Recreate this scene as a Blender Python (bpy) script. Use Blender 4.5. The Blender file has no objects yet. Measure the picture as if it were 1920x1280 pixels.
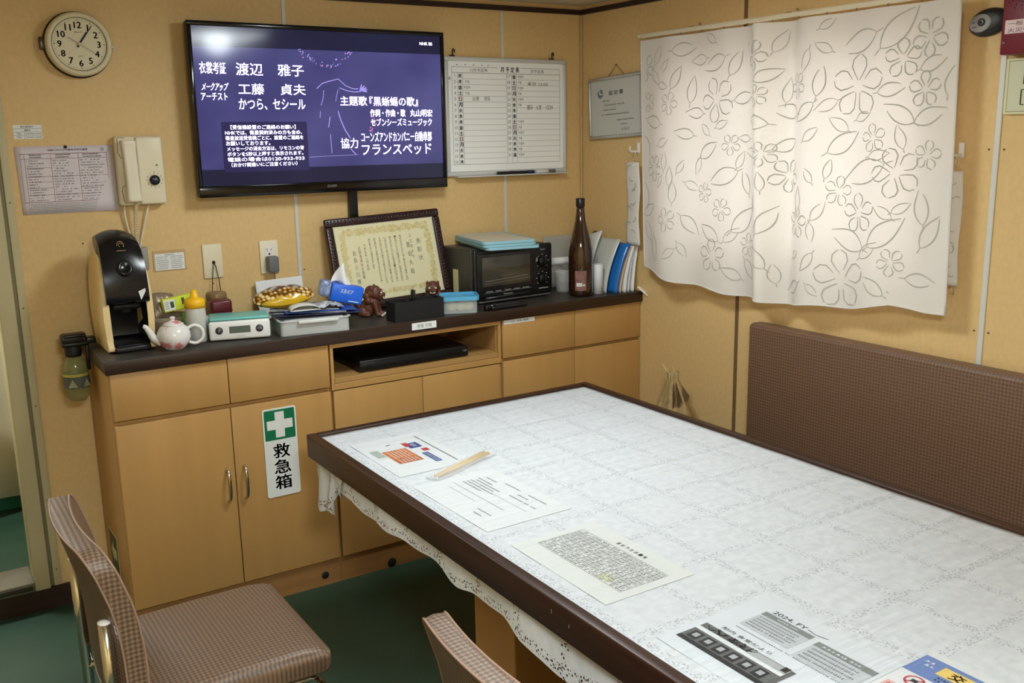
import bpy, bmesh, math, random
from mathutils import Matrix, Vector
PI = math.pi
C = bpy.context.scene.collection
SC = bpy.context.scene
rnd = random.Random(7)

# ------------------------------------------------------------------ camera
cam_data = bpy.data.cameras.new('camera'); cam = bpy.data.objects.new('camera', cam_data); C.objects.link(cam)
cam_data.sensor_width = 36.0; cam_data.lens = 1814.377 / 1920 * 36.0; cam_data.clip_start = 0.05
Rv = Vector((0.840243, -0.541882, -0.018866)); Uv = Vector((0.129538, 0.166832, 0.977439)); Fv = Vector((0.526509, 0.82373, -0.210373))
m3 = Matrix((Rv, Uv, -Fv)).transposed()
cam.matrix_world = Matrix.Translation((-2.68327, -3.58186, 1.62156)) @ m3.to_4x4()
SC.camera = cam

# ------------------------------------------------------------------ world, lights, exposure
w = bpy.data.worlds.new('world'); SC.world = w; w.use_nodes = True
bg = w.node_tree.nodes['Background']; bg.inputs[0].default_value = (1.0, 0.96, 0.92, 1); bg.inputs[1].default_value = 3.6
def area(name, loc, sx, sy, power, col=(0.87, 0.96, 1.0), rot=(0, 0, 0), spread=180):
    l = bpy.data.lights.new(name, 'AREA'); l.shape = 'RECTANGLE'; l.size = sx; l.size_y = sy; l.energy = power; l.color = col
    l.spread = math.radians(spread)
    o = bpy.data.objects.new(name, l); o.location = loc; o.rotation_euler = rot; C.objects.link(o); return o
def point_fill(name, loc, power, r, col=(0.87, 0.96, 1.0)):     # point fill added below a fixture to brighten the upper walls
    l = bpy.data.lights.new(name, 'POINT'); l.energy = power; l.shadow_soft_size = r; l.color = col
    o = bpy.data.objects.new(name, l); o.location = loc; C.objects.link(o); return o
area('lamp_over_table', (-1.27, -1.32, 2.085), 0.34, 0.50, 15.5)
point_fill('side_fill_over_table', (-1.27, -1.32, 2.07), 6.5, .06)
point_fill('side_fill_over_entrance', (-2.35, -3.55, 2.04), 26, .10)
area('lamp_over_entrance', (-2.35, -3.55, 2.085), 0.60, 0.60, 56)
area('lamp_in_corridor', (-2.9, 0.55, 2.05), 0.5, 0.3, 30)
SC.view_settings.view_transform = 'Standard'; SC.view_settings.look = 'None'
SC.view_settings.exposure = 0.0; SC.view_settings.gamma = 1.0; SC.view_settings.use_curve_mapping = False
SC.cycles.use_denoising = True
SC.cycles.max_bounces = 8; SC.cycles.transparent_max_bounces = 16

# ------------------------------------------------------------------ helpers: materials
def lin(c):
    f = lambda v: (v / 12.92) if v <= 0.04045 else ((v + 0.055) / 1.055) ** 2.4
    return tuple(f(x / 255) for x in c[:3]) + (1,)
MATS = {}
def mat(name, col, rough=0.6, metal=0.0, noise=0.0, scale=(20, 20, 20), bump=0.0, bscale=None, alpha=None, coat=0.0, trans=0.0, ior=1.45, spec=0.5, emit=None, estr=0.0, col2=None):
    if name in MATS: return MATS[name]
    m = bpy.data.materials.new(name); m.use_nodes = True; MATS[name] = m
    nt = m.node_tree; N = nt.nodes; L = nt.links; b = N['Principled BSDF']
    b.inputs['Base Color'].default_value = lin(col); b.inputs['Roughness'].default_value = rough; b.inputs['Metallic'].default_value = metal
    b.inputs['IOR'].default_value = ior; b.inputs['Specular IOR Level'].default_value = spec
    if coat: b.inputs['Coat Weight'].default_value = coat; b.inputs['Coat Roughness'].default_value = 0.08
    if trans: b.inputs['Transmission Weight'].default_value = trans
    if alpha is not None: b.inputs['Alpha'].default_value = alpha
    if emit: b.inputs['Emission Color'].default_value = lin(emit); b.inputs['Emission Strength'].default_value = estr
    if noise or bump or col2:
        tc = N.new('ShaderNodeTexCoord'); mp = N.new('ShaderNodeMapping'); mp.inputs['Scale'].default_value = scale
        L.new(tc.outputs['Object'], mp.inputs['Vector'])
        nz = N.new('ShaderNodeTexNoise'); nz.inputs['Scale'].default_value = 1.0; nz.inputs['Detail'].default_value = 5; L.new(mp.outputs[0], nz.inputs['Vector'])
        if noise or col2:
            rp = N.new('ShaderNodeValToRGB'); L.new(nz.outputs['Fac'], rp.inputs['Fac'])
            c0 = lin(col); rp.color_ramp.elements[0].position = 0.3; rp.color_ramp.elements[1].position = 0.7
            if col2: rp.color_ramp.elements[0].color = lin(col2); rp.color_ramp.elements[1].color = c0
            else:
                rp.color_ramp.elements[0].color = tuple(v * (1 - noise) for v in c0[:3]) + (1,); rp.color_ramp.elements[1].color = tuple(min(1, v * (1 + noise)) for v in c0[:3]) + (1,)
            L.new(rp.outputs[0], b.inputs['Base Color'])
        if bump:
            bz = nz
            if bscale:
                mp2 = N.new('ShaderNodeMapping'); mp2.inputs['Scale'].default_value = bscale; L.new(tc.outputs['Object'], mp2.inputs['Vector'])
                bz = N.new('ShaderNodeTexNoise'); bz.inputs['Scale'].default_value = 1.0; bz.inputs['Detail'].default_value = 3; L.new(mp2.outputs[0], bz.inputs['Vector'])
            bp = N.new('ShaderNodeBump'); bp.inputs['Strength'].default_value = bump; bp.inputs['Distance'].default_value = 0.002
            L.new(bz.outputs['Fac'], bp.inputs['Height']); L.new(bp.outputs[0], b.inputs['Normal'])
    return m
def math_node(nt, op, a, b=None, c=None):
    n = nt.nodes.new('ShaderNodeMath'); n.operation = op
    for i, v in enumerate((a, b, c)):
        if v is None: continue
        if isinstance(v, (int, float)): n.inputs[i].default_value = v
        else: nt.links.new(v, n.inputs[i])
    return n.outputs[0]
def curve(P, n=5, closed=False):      # smooth path through the points
    P = [Vector(p) for p in P]; k = len(P); out = []
    for i in range(k if closed else k - 1):
        g = lambda d: P[(i + d) % k] if closed else P[max(0, min(k - 1, i + d))]
        a, b_, c, d_ = g(-1), g(0), g(1), g(2)
        for j in range(n): t = j / n; out.append(.5 * (2 * b_ + (c - a) * t + (2 * a - 5 * b_ + 4 * c - d_) * t * t + (3 * b_ - a - 3 * c + d_) * t ** 3))
    return out if closed else out + [P[-1]]
def weave_mat(name, c1, c2, cell, axes, rough=0.45):     # diamond basket weave in the plane of the two axes
    m = bpy.data.materials.new(name); m.use_nodes = True; nt = m.node_tree; N = nt.nodes; L = nt.links; b = N['Principled BSDF']
    tc = N.new('ShaderNodeTexCoord')
    sx = N.new('ShaderNodeSeparateXYZ'); L.new(tc.outputs['Object'], sx.inputs[0]); k = PI / cell
    qa = sx.outputs[axes[0]]; qb = sx.outputs[axes[1]] if len(axes) == 2 else math_node(nt, 'ADD', sx.outputs[axes[1]], sx.outputs[axes[2]])
    pa = math_node(nt, 'ADD', qa, qb); pb = math_node(nt, 'SUBTRACT', qa, qb)
    s3 = math_node(nt, 'MULTIPLY', math_node(nt, 'SINE', math_node(nt, 'MULTIPLY', pa, k)), math_node(nt, 'SINE', math_node(nt, 'MULTIPLY', pb, k)))
    mr = N.new('ShaderNodeMapRange'); mr.inputs[1].default_value = -1.0; mr.inputs[2].default_value = 1.0; L.new(s3, mr.inputs[0])
    rp = N.new('ShaderNodeValToRGB'); rp.color_ramp.elements[0].color = lin(c1); rp.color_ramp.elements[1].color = lin(c2)
    rp.color_ramp.elements[0].position = 0.25; rp.color_ramp.elements[1].position = 0.85
    L.new(mr.outputs[0], rp.inputs[0]); L.new(rp.outputs[0], b.inputs['Base Color']); b.inputs['Roughness'].default_value = rough
    bp = N.new('ShaderNodeBump'); bp.inputs['Strength'].default_value = 0.35; bp.inputs['Distance'].default_value = 0.0015
    L.new(mr.outputs[0], bp.inputs['Height']); L.new(bp.outputs[0], b.inputs['Normal'])
    MATS[name] = m; return m

# ------------------------------------------------------------------ helpers: mesh building
def frame(o, u, v):
    u = Vector(u); v = Vector(v); n = u.cross(v)
    return Matrix(((u.x, v.x, n.x, o[0]), (u.y, v.y, n.y, o[1]), (u.z, v.z, n.z, o[2]), (0, 0, 0, 1)))
def FRONT(x=0, y=0, z=0): return frame((x, y, z), (1, 0, 0), (0, 0, 1))
def TOP(x=0, y=0, z=0): return frame((x, y, z), (1, 0, 0), (0, 1, 0))
TXT = {}
def text_geo(s):
    if s not in TXT:
        cu = bpy.data.curves.new('t', 'FONT'); cu.body = s; cu.resolution_u = 3
        o = bpy.data.objects.new('t', cu); C.objects.link(o)
        dg = bpy.context.evaluated_depsgraph_get(); dg.update()
        me = bpy.data.meshes.new_from_object(o.evaluated_get(dg))
        vs = [(v.co.x, v.co.y) for v in me.vertices]; fs = [tuple(p.vertices) for p in me.polygons]
        bpy.data.objects.remove(o); bpy.data.curves.remove(cu); bpy.data.meshes.remove(me)
        TXT[s] = (vs, fs)
    return TXT[s]
class MB:
    def __init__(s): s.zc = 0.0; s.bm = bmesh.new(); s.M = Matrix.Identity(4); s.mi = 0; s.sm = False
    def put(s, vs, fs, mi=None, smooth=None, M=None):
        M = M or s.M; bv = [s.bm.verts.new(M @ Vector(v)) for v in vs]
        for f in fs:
            try: q = s.bm.faces.new([bv[i] for i in f])
            except ValueError: continue
            q.material_index = s.mi if mi is None else mi; q.smooth = s.sm if smooth is None else smooth
        return bv
    def box(s, x0, x1, y0, y1, z0, z1, r=0.0, seg=2, mi=None, smooth=None):
        if r <= 0:
            vs = [(x, y, z) for z in (z0, z1) for y in (y0, y1) for x in (x0, x1)]
            s.put(vs, [(0, 2, 3, 1), (4, 5, 7, 6), (0, 1, 5, 4), (2, 6, 7, 3), (0, 4, 6, 2), (1, 3, 7, 5)], mi, False); return
        b = bmesh.new(); bmesh.ops.create_cube(b, size=1)
        for v in b.verts: v.co = Vector(((x0 + x1) / 2 + v.co.x * (x1 - x0), (y0 + y1) / 2 + v.co.y * (y1 - y0), (z0 + z1) / 2 + v.co.z * (z1 - z0)))
        r = min(r, abs(x1 - x0) * .499, abs(y1 - y0) * .499, abs(z1 - z0) * .499)
        bmesh.ops.bevel(b, geom=list(b.edges) + list(b.verts), offset=r, segments=seg, profile=0.5, affect='EDGES')
        s.merge(b, mi, smooth if smooth is not None else (seg > 1))
    def merge(s, b, mi=None, smooth=False):
        b.verts.index_update(); s.put([tuple(v.co) for v in b.verts], [tuple(v.index for v in f.verts) for f in b.faces], mi, smooth); b.free()
    def lathe(s, prof, n=24, mi=None, smooth=True, cap=True, M=None):
        vs = []; fs = []; k = len(prof)
        for i in range(n):
            a = 2 * PI * i / n
            for r, z in prof: vs.append((r * math.cos(a), r * math.sin(a), z))
        for i in range(n):
            j = (i + 1) % n
            for q in range(k - 1): fs.append((i * k + q, j * k + q, j * k + q + 1, i * k + q + 1))
        if cap:
            if prof[0][0] > 1e-6: fs.append(tuple(i * k for i in reversed(range(n))))
            if prof[-1][0] > 1e-6: fs.append(tuple(i * k + k - 1 for i in range(n)))
        s.put(vs, fs, mi, smooth, M)
    def cyl(s, c, r, h, n=20, mi=None, axis='z', smooth=True):
        M = Matrix.Translation(c)
        if axis == 'x': M = M @ Matrix.Rotation(PI / 2, 4, 'Y')
        if axis == 'y': M = M @ Matrix.Rotation(PI / 2, 4, 'X')
        b = 0.12 * min(r, h)
        s.lathe([(r - b, 0), (r, b), (r, h - b), (r - b, h)], n, mi, False if n < 8 else smooth, True, s.M @ M)
    def ell(s, c, rx, ry, rz, n=16, mi=None):
        k = n // 2 + 1; pr = [(max(1e-6, math.sin(PI * i / k)), -math.cos(PI * i / k)) for i in range(k + 1)]
        s.lathe(pr, n, mi, True, False, s.M @ Matrix.Translation(c) @ Matrix.Diagonal((rx, ry, rz, 1)))
    def tube(s, path, r, n=10, mi=None, closed=False, smooth=True):
        P = [Vector(p) for p in path]; m = len(P); rr = r if isinstance(r, (list, tuple)) else [r] * m
        T = []
        for i in range(m):
            a = P[(i - 1) % m] if (closed or i > 0) else P[i]; b = P[(i + 1) % m] if (closed or i < m - 1) else P[i]
            t = (b - a); T.append(t.normalized() if t.length > 1e-9 else Vector((0, 0, 1)))
        up = Vector((0, 0, 1)) if abs(T[0].z) < 0.9 else Vector((1, 0, 0)); nn = (up - T[0] * up.dot(T[0])).normalized(); vs = []; fs = []
        for i in range(m):
            nn = (nn - T[i] * nn.dot(T[i])); nn = nn.normalized() if nn.length > 1e-6 else T[i].orthogonal().normalized(); bb = T[i].cross(nn)
            for j in range(n):
                a = 2 * PI * j / n; vs.append(tuple(P[i] + (nn * math.cos(a) + bb * math.sin(a)) * rr[i]))
        for i in range(m if closed else m - 1):
            for j in range(n):
                a = i * n + j; b = i * n + (j + 1) % n; q = ((i + 1) % m) * n
                fs.append((a, b, q + (j + 1) % n, q + j))
        if not closed: fs.append(tuple(reversed(range(n)))); fs.append(tuple((m - 1) * n + j for j in range(n)))
        s.put(vs, fs, mi, smooth)
    def prism(s, poly, h, mi=None, M=None, smooth=False):     # polygon in the frame's u,v plane, from n=0 to n=h
        n = len(poly); ar = sum(poly[i][0] * poly[(i + 1) % n][1] - poly[(i + 1) % n][0] * poly[i][1] for i in range(n))
        if ar < 0: poly = list(reversed(poly))
        vs = [(x, y, 0) for x, y in poly] + [(x, y, h) for x, y in poly]
        s.put(vs, [tuple(reversed(range(n))), tuple(range(n, 2 * n))], mi, False, M)
        s.put(vs, [(i, (i + 1) % n, n + (i + 1) % n, n + i) for i in range(n)], mi, smooth, M)
    def flat(s, x0, y0, x1, y1, mi=None, z=0.0, step=True):      # each print layer lies a hair above the last
        if step: s.zc += 1e-5; z += s.zc
        else: z += s.zc + 1e-5
        s.put([(x0, y0, z), (x1, y0, z), (x1, y1, z), (x0, y1, z)], [(0, 1, 2, 3)], mi, False)
    def poly(s, pts, mi=None, z=0.0):
        z += s.zc + 1e-5
        s.put([(x, y, z) for x, y in pts], [tuple(range(len(pts)))], mi, False)
    def line(s, pts, wd, mi=None, z=0.0, closed=False):          # ribbon in the u,v plane
        z += s.zc + 1e-5
        n = len(pts); P = [Vector((p[0], p[1])) for p in pts]; vs = []
        for i in range(n):
            a = P[i - 1] if (i > 0 or closed) else P[i]; b = P[(i + 1) % n] if (i < n - 1 or closed) else P[i]
            t = (b - a).normalized() if (b - a).length > 1e-9 else Vector((1, 0)); q = Vector((-t.y, t.x)) * wd / 2
            vs += [(P[i].x + q.x, P[i].y + q.y, z), (P[i].x - q.x, P[i].y - q.y, z)]
        s.put(vs, [(2 * i, 2 * i + 1, 2 * ((i + 1) % n) + 1, 2 * ((i + 1) % n)) for i in range(n if closed else n - 1)], mi, False)
    def text(s, t, x0, y0, x1, y1, mi=None, z=0.0, keep=False, bold=0.0, shear=0.0):
        z += s.zc + 1e-5
        vs, fs = text_geo(t)
        if not vs: return
        ax = min(v[0] for v in vs); bx = max(v[0] for v in vs); ay = min(v[1] for v in vs); by = max(v[1] for v in vs)
        sx = (x1 - x0) / max(1e-6, bx - ax); sy = (y1 - y0) / max(1e-6, by - ay)
        if keep:
            k = min(sx, sy); x0 = (x0 + x1) / 2 - k * (bx - ax) / 2; y0 = (y0 + y1) / 2 - k * (by - ay) / 2; sx = sy = k
        for dx, dy in (((0, 0),) if not bold else ((-bold, 0), (bold, 0), (0, -bold * .6), (0, bold * .6))):
            s.put([(x0 + (v[0] - ax) * sx + dx + shear * (v[1] - ay) * sy, y0 + (v[1] - ay) * sy + dy, z) for v in vs], fs, mi, False)
    def scrib(s, x0, y0, x1, y1, rows, mi=None, z=0.0, ch=None, fill=0.75, hgt=0.55, gap=0.03, seed=1):   # rows of small illegible print
        r = random.Random(seed); dh = (y1 - y0) / rows; ch = ch or dh * 0.6
        for i in range(rows):
            x = x0; yc = y1 - (i + .5) * dh; end = x0 + (x1 - x0) * (fill + (1 - fill) * r.random())
            while x < end:
                wd = ch * r.uniform(.5, 1.0)
                if r.random() > gap:
                    hh = dh * hgt * r.uniform(.35, .5)
                    s.flat(x, yc - hh, min(x + wd * .75, x1), yc - hh * .25, mi, z, False); s.flat(x + wd * .2, yc - hh * .1, min(x + wd * .6, x1), yc + hh, mi, z, False)
                x += wd
    def grid(s, fn, nu, nv, mi=None, smooth=True, double=False):
        vs = [fn(i / nu, j / nv) for j in range(nv + 1) for i in range(nu + 1)]
        fs = [(j * (nu + 1) + i, j * (nu + 1) + i + 1, (j + 1) * (nu + 1) + i + 1, (j + 1) * (nu + 1) + i) for j in range(nv) for i in range(nu)]
        s.put(vs, fs, mi, smooth)
    def obj(s, name, mats, parent=None, solid=0.0, bevel=0.0, remesh=0.0, subd=0, off=0.0):
        me = bpy.data.meshes.new(name); s.bm.normal_update(); s.bm.to_mesh(me); s.bm.free()
        for m in (mats if isinstance(mats, (list, tuple)) else [mats]): me.materials.append(m)
        o = bpy.data.objects.new(name, me); C.objects.link(o)
        if parent: o.parent = parent
        if solid: md = o.modifiers.new('s', 'SOLIDIFY'); md.thickness = solid; md.offset = off
        if bevel: md = o.modifiers.new('b', 'BEVEL'); md.width = bevel; md.segments = 2; md.limit_method = 'ANGLE'
        if remesh: md = o.modifiers.new('r', 'REMESH'); md.mode = 'VOXEL'; md.voxel_size = remesh; md.use_smooth_shade = True; md = o.modifiers.new('m', 'SMOOTH'); md.factor = .5; md.iterations = 3
        if subd: md = o.modifiers.new('d', 'SUBSURF'); md.levels = subd; md.render_levels = subd
        return o
def thing(name, label, cat, loc=(0, 0, 0), rz=0.0, group=None, rot=None):
    o = bpy.data.objects.new(name, None); C.objects.link(o); o.empty_display_size = .05
    o.location = loc; o.rotation_euler = rot or (0, 0, rz); o['label'] = label; o['category'] = cat
    if group: o['group'] = group
    return o
def tag(o, label, cat, loc=None, rz=0.0, group=None, rot=None):
    o['label'] = label; o['category'] = cat
    if loc is not None: o.location = loc; o.rotation_euler = rot or (0, 0, rz)
    if group: o['group'] = group
    return o
def struct(o): o['kind'] = 'structure'; return o
def dup(root, loc, rot=None, label=None, group=None):
    r = root.copy(); C.objects.link(r); r.location = loc
    if rot: r.rotation_euler = rot
    if label: r['label'] = label
    if group: r['group'] = group
    for ch in list(root.children):
        c = ch.copy(); C.objects.link(c); c.parent = r
        for g in list(ch.children):
            d = g.copy(); C.objects.link(d); d.parent = c
    return r
def arc(cx, cy, r, a0, a1, n): return [(cx + r * math.cos(a0 + (a1 - a0) * i / n), cy + r * math.sin(a0 + (a1 - a0) * i / n)) for i in range(n + 1)]
def rrect(x0, y0, x1, y1, r, n=5):
    return arc(x1 - r, y1 - r, r, 0, PI / 2, n) + arc(x0 + r, y1 - r, r, PI / 2, PI, n) + arc(x0 + r, y0 + r, r, PI, 1.5 * PI, n) + arc(x1 - r, y0 + r, r, 1.5 * PI, 2 * PI, n)
RW = -PI / 2       # things on the right wall: local x runs towards the viewer along the wall, local -y faces the room
# ------------------------------------------------------------------ materials
wallm = mat('wall_laminate', (212, 180, 124), 0.55, noise=0.05, scale=(70, 70, 45), bump=0.06, bscale=(400, 400, 150))
ceilm = mat('ceiling_paint', (203, 190, 160), 0.7, noise=0.02)
floorm = mat('green_vinyl', (44, 70, 54), 0.45, noise=0.12, scale=(6, 6, 6), bump=0.05, bscale=(60, 60, 60))
darkm = mat('dark_brown_trim', (44, 26, 16), 0.45, noise=0.2, scale=(3, 60, 60))
framem = mat('cream_green_paint', (184, 174, 136), 0.45, noise=0.04, scale=(8, 8, 3))
alum = mat('aluminium', (190, 190, 186), 0.35, 0.7)
whitem = mat('white_plastic', (225, 224, 218), 0.4)
ivory = mat('ivory_plastic', (222, 212, 184), 0.38)
paper = mat('paper', (226, 228, 226), 0.8)
ink = mat('ink', (40, 40, 46), 0.7); inkgrey = mat('grey_ink', (120, 122, 126), 0.7); inkred = mat('red_ink', (150, 60, 62), 0.7)
black = mat('black_plastic', (14, 14, 15), 0.35); blackmatte = mat('black_matte', (20, 20, 21), 0.6)
chrome = mat('chrome', (210, 210, 205), 0.14, 1.0)
steel = mat('sill_steel', (136, 130, 116), 0.4, 0.6, noise=0.1, scale=(10, 10, 10))
woodm = mat('maple_laminate', (182, 140, 82), 0.42, noise=0.05, scale=(22, 22, 2.2))
woodside = mat('maple_side', (172, 132, 78), 0.45, noise=0.06, scale=(22, 22, 2.2))
woodin = mat('maple_inner', (172, 132, 78), 0.55, noise=0.06, scale=(2.5, 25, 25))
topm = mat('counter_top', (52, 47, 42), 0.5, noise=0.12, scale=(4, 70, 70)); edgem = mat('counter_edge', (46, 28, 18), 0.4, noise=0.25, scale=(3, 90, 90))
seamm = mat('seam_bead', (206, 205, 198), 0.45, 0.1); seamdark = mat('seam_groove', (112, 84, 56), 0.6); beadm = mat('corner_bead', (190, 160, 112), 0.5)
glassclear = mat('clear_glass', (235, 240, 240), 0.05, alpha=0.16, spec=0.8)
frost = mat('frosted_plastic', (206, 208, 206), 0.35, alpha=0.55); clearp = mat('clear_plastic', (225, 228, 230), 0.15, alpha=0.28)

# ------------------------------------------------------------------ the room
XL, YF, H = -3.5, -4.7, 2.16
b = MB(); b.box(XL, 0, YF, 0, -.05, 0); struct(b.obj('floor', floorm))
b = MB(); b.box(-3.6, -1.2, .0601, 1.3, -.05, 0); struct(b.obj('floor_corridor', floorm))
b = MB(); b.box(XL - .1, .1, YF - .1, 1.3, H, H + .05); struct(b.obj('ceiling', ceilm))
b = MB()
b.box(-2.38, .1, 0, .06, 0, H); b.box(XL, -3.22, 0, .06, 0, H); b.box(-3.22, -2.38, 0, .06, 2.02, H); b.box(-3.22, -2.38, 0, .06, 0, .077)
struct(b.obj('wall_back', wallm))
b = MB(); wy0, wy1, wz0, wz1 = -1.76, -.66, 1.18, 1.86
b.box(0, .06, YF, wy0, 0, H); b.box(0, .06, wy1, 0, 0, H); b.box(0, .06, wy0, wy1, 0, wz0); b.box(0, .06, wy0, wy1, wz1, H)
struct(b.obj('wall_right', wallm))
b = MB(); b.box(XL - .06, XL, YF, 1.2, 0, H); struct(b.obj('wall_left', wallm))
b = MB(); b.box(XL - .06, .06, YF - .06, YF, 0, H); struct(b.obj('wall_front', wallm))
cw = mat('corridor_paint', (196, 190, 168), 0.6, noise=0.03)
b = MB(); b.box(-3.6, -1.2, 1.15, 1.21, 0, H); b.box(-1.26, -1.2, .06, 1.15, 0, H); struct(b.obj('wall_corridor', cw))
b = MB(); b.box(-3.5, -1.26, 1.135, 1.15, 0, .075); struct(b.obj('baseboard_corridor', mat('teal_skirting', (30, 104, 84), 0.5)))
b = MB(); b.box(XL, -2.165, -.012, 0, 0, .077); struct(b.obj('baseboard_back', darkm))
b = MB(); b.box(-.012, 0, YF, -.434, 0, .077); struct(b.obj('baseboard_right', darkm))
b = MB(); b.box(XL, 0, -.014, 0, 2.122, 2.142); struct(b.obj('trim_1', darkm))
b = MB(); b.box(-.014, 0, YF, -.014, 2.122, 2.142); struct(b.obj('trim_2', darkm))
k = 3
for x in (-1.363, -.414):
    b = MB(); b.box(x - .007, x + .007, -.004, 0, .95, 2.122, .0015, 1); struct(b.obj('trim_%d' % k, seamm)); k += 1
b = MB(); b.box(-.012, 0, -.012, 0, .95, 2.122, .004, 2); struct(b.obj('trim_%d' % k, beadm)); k += 1
b = MB(); b.box(-.004, 0, -.993, -.977, .077, 2.122, .001, 1); struct(b.obj('trim_%d' % k, seamdark)); k += 1
b = MB(); b.box(-.005, 0, -1.977, -1.960, .077, 2.122, .0015, 1); struct(b.obj('trim_%d' % k, seamm)); k += 1
# tiny screws along the seams (surface detail of the setting)
b = MB(); scr = mat('brown_screw', (96, 62, 34), 0.5)
for x, z in ((-1.345, 1.12), (-1.70, 1.10), (-2.13, 1.28)): b.cyl((x, 0, z), .003, .002, 8, axis='y')
for y, z in ((-1.945, 1.55), (-1.99, 1.55), (-1.945, 1.02), (-1.99, 1.02)): b.cyl((-.002, y, z), .003, .002, 8, axis='x')
struct(b.obj('trim_%d' % k, scr)); k += 1
# doorway on the left: frame, stop strip, sill
d = bpy.data.objects.new('door_1', None); C.objects.link(d); struct(d); d.location = (-2.8, 0, 0)
def dpart(name, boxes, m, r=.003):
    b = MB()
    for q in boxes: b.box(q[0] + 2.8, q[1] + 2.8, q[2], q[3], q[4], q[5], r, 2)
    return b.obj(name, m, d)
dpart('jamb', [(-2.412, -2.362, -.018, .10, .077, 2.07), (-3.26, -3.20, -.018, .10, .077, 2.07), (-3.20, -2.412, -.018, .10, 2.0, 2.07)], framem)
dpart('stop_strip', [(-2.350, -2.326, -.010, -.001, .079, 2.09)], framem, .002)
dpart('groove', [(-2.3625, -2.3495, -.006, -.0005, .079, 2.07)], mat('frame_groove_shade', (120, 112, 84), .6), .001)  # shade of the gap put into the strip's darker colour
dpart('sill', [(-3.20, -2.412, -.018, .15, .077, .112)], steel)
dpart('sill_track', [(-3.20, -2.42, -.022, -.017, .086, .102)], mat('dark_track', (52, 52, 38), .5), .001)
b = MB()
for z in (.14, .40, .74, 1.08, 1.43, 1.72): b.cyl((-2.338 + 2.8, -.008, z), .0028, .004, 8, axis='y')
b.obj('screw', mat('screw_grey', (110, 100, 76), .4, .6), d)
b = MB(); b.box(-.006, .01, -.05, .0, -.018, .018, .003); b.box(-.03, .002, -.045, -.03, -.006, .006, .003); o = b.obj('latch', chrome, d); o.location = (-2.412 + 2.8, .075, 1.06)
# window behind the curtain
wn = bpy.data.objects.new('window_1', None); C.objects.link(wn); struct(wn); wn.location = (0, (wy0 + wy1) / 2, (wz0 + wz1) / 2)
hy = (wy1 - wy0) / 2; hz = (wz1 - wz0) / 2; b = MB(); t = .075
for q in ((-hy - t, hy + t, hz, hz + t), (-hy - t, hy + t, -hz - t, -hz), (-hy - t, -hy, -hz, hz), (hy, hy + t, -hz, hz)): b.box(-.022, 0, q[0], q[1], q[2], q[3], .004, 2)
b.obj('window_frame', mat('salmon_wood', (214, 164, 128), .45, noise=.06, scale=(20, 4, 20)), wn)
b = MB()
for q in ((-hy, hy, hz - .03, hz), (-hy, hy, -hz, -hz + .03), (-hy, -hy + .03, -hz, hz), (hy - .03, hy, -hz, hz), (-.02, .02, -hz, hz)): b.box(.02, .05, q[0], q[1], q[2], q[3], .003, 1)
b.obj('sash', alum, wn)
b = MB(); b.box(.033, .037, -hy + .02, hy - .02, -hz + .02, hz - .02); b.obj('pane', glassclear, wn)
# corridor curtain
b = MB(); b.grid(lambda u, v: (-3.45 + u * 1.75, 1.04 + .018 * math.sin(u * 40 + 1.1) * (1 - .3 * v), .085 + .012 * math.sin(u * 22 + 2.1) + v * 1.9), 120, 6)
tag(b.obj('corridor_curtain', mat('cream_curtain', (214, 206, 178), .8), solid=.002), 'plain cream curtain hanging in the corridor beyond the doorway', 'curtain')
# ceiling lights
def lamp(x, y, sx, sy, label):
    t = thing('ceiling_light', label, 'ceiling light', (x, y, H), group='flush ceiling lights')
    b = MB(); b.box(-sx / 2 - .03, sx / 2 + .03, -sy / 2 - .03, sy / 2 + .03, -.045, 0, .01); b.obj('housing', whitem, t)
    b = MB(); b.box(-sx / 2, sx / 2, -sy / 2, sy / 2, -.062, -.044, .006); b.obj('diffuser', mat('lamp_diffuser', (255, 248, 235), .5, emit=(255, 246, 226), estr=2.5), t)
lamp(-1.27, -1.32, .36, .52, 'flush white ceiling light over the dining table')
lamp(-2.35, -3.55, .62, .62, 'flush square ceiling light near the front of the room')

# ------------------------------------------------------------------ sideboard cabinets (three units) and the worktop
ZC = .948
FRY = -.42
def handle(parent, x, z0, z1):
    b = MB(); pts = [(x, FRY, z0), (x, FRY - .016, z0 + .006), (x, FRY - .026, z0 + .03), (x, FRY - .028, (z0 + z1) / 2), (x, FRY - .026, z1 - .03), (x, FRY - .016, z1 - .006), (x, FRY, z1)]
    b.tube(curve(pts, 4), .0054, 10); return b.obj('handle', chrome, parent)
def front(name, parent, x0, x1, z0, z1, m=None):
    b = MB(); b.box(x0 + .0015, x1 - .0015, FRY, FRY + .018, z0, z1, .0015, 2); o = b.obj(name, m or woodm, parent); return o
def carcass(parent, x0, x1, shelf=False, left_panel=False):
    b = MB(); bx = lambda *q: b.box(*q, .0012, 1)
    bx(x0, x0 + .016, FRY + .0185, -.002, .0, .906); bx(x1 - .016, x1, FRY + .0185, -.002, .0, .906)
    bx(x0 + .016, x1 - .016, FRY + .0185, -.012, .098, .114); bx(x0 + .016, x1 - .016, -.012, -.002, .0, .906)
    bx(x0 + .016, x1 - .016, FRY + .0185, -.012, .888, .906)
    if not shelf: bx(x0 + .016, x1 - .016, FRY + .0185, -.012, .715, .745)
    b.obj('body', woodside, parent)
    b = MB(); b.box(x0, x1, FRY + .012, FRY + .018, 0, .097); b.obj('kick_board', mat('kick_board_wood', (146, 104, 58), .55, noise=.12, scale=(3, 30, 30)), parent)
t = thing('cabinet', 'maple cabinet with two drawers above two handled doors, left end of the sideboard', 'cabinet', (0, 0, 0), group='sideboard units')
carcass(t, -2.163, -1.4305)
front('drawer', t, -2.162, -1.7915, .750, .9055); front('drawer', t, -1.7915, -1.432, .750, .9055)
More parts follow.
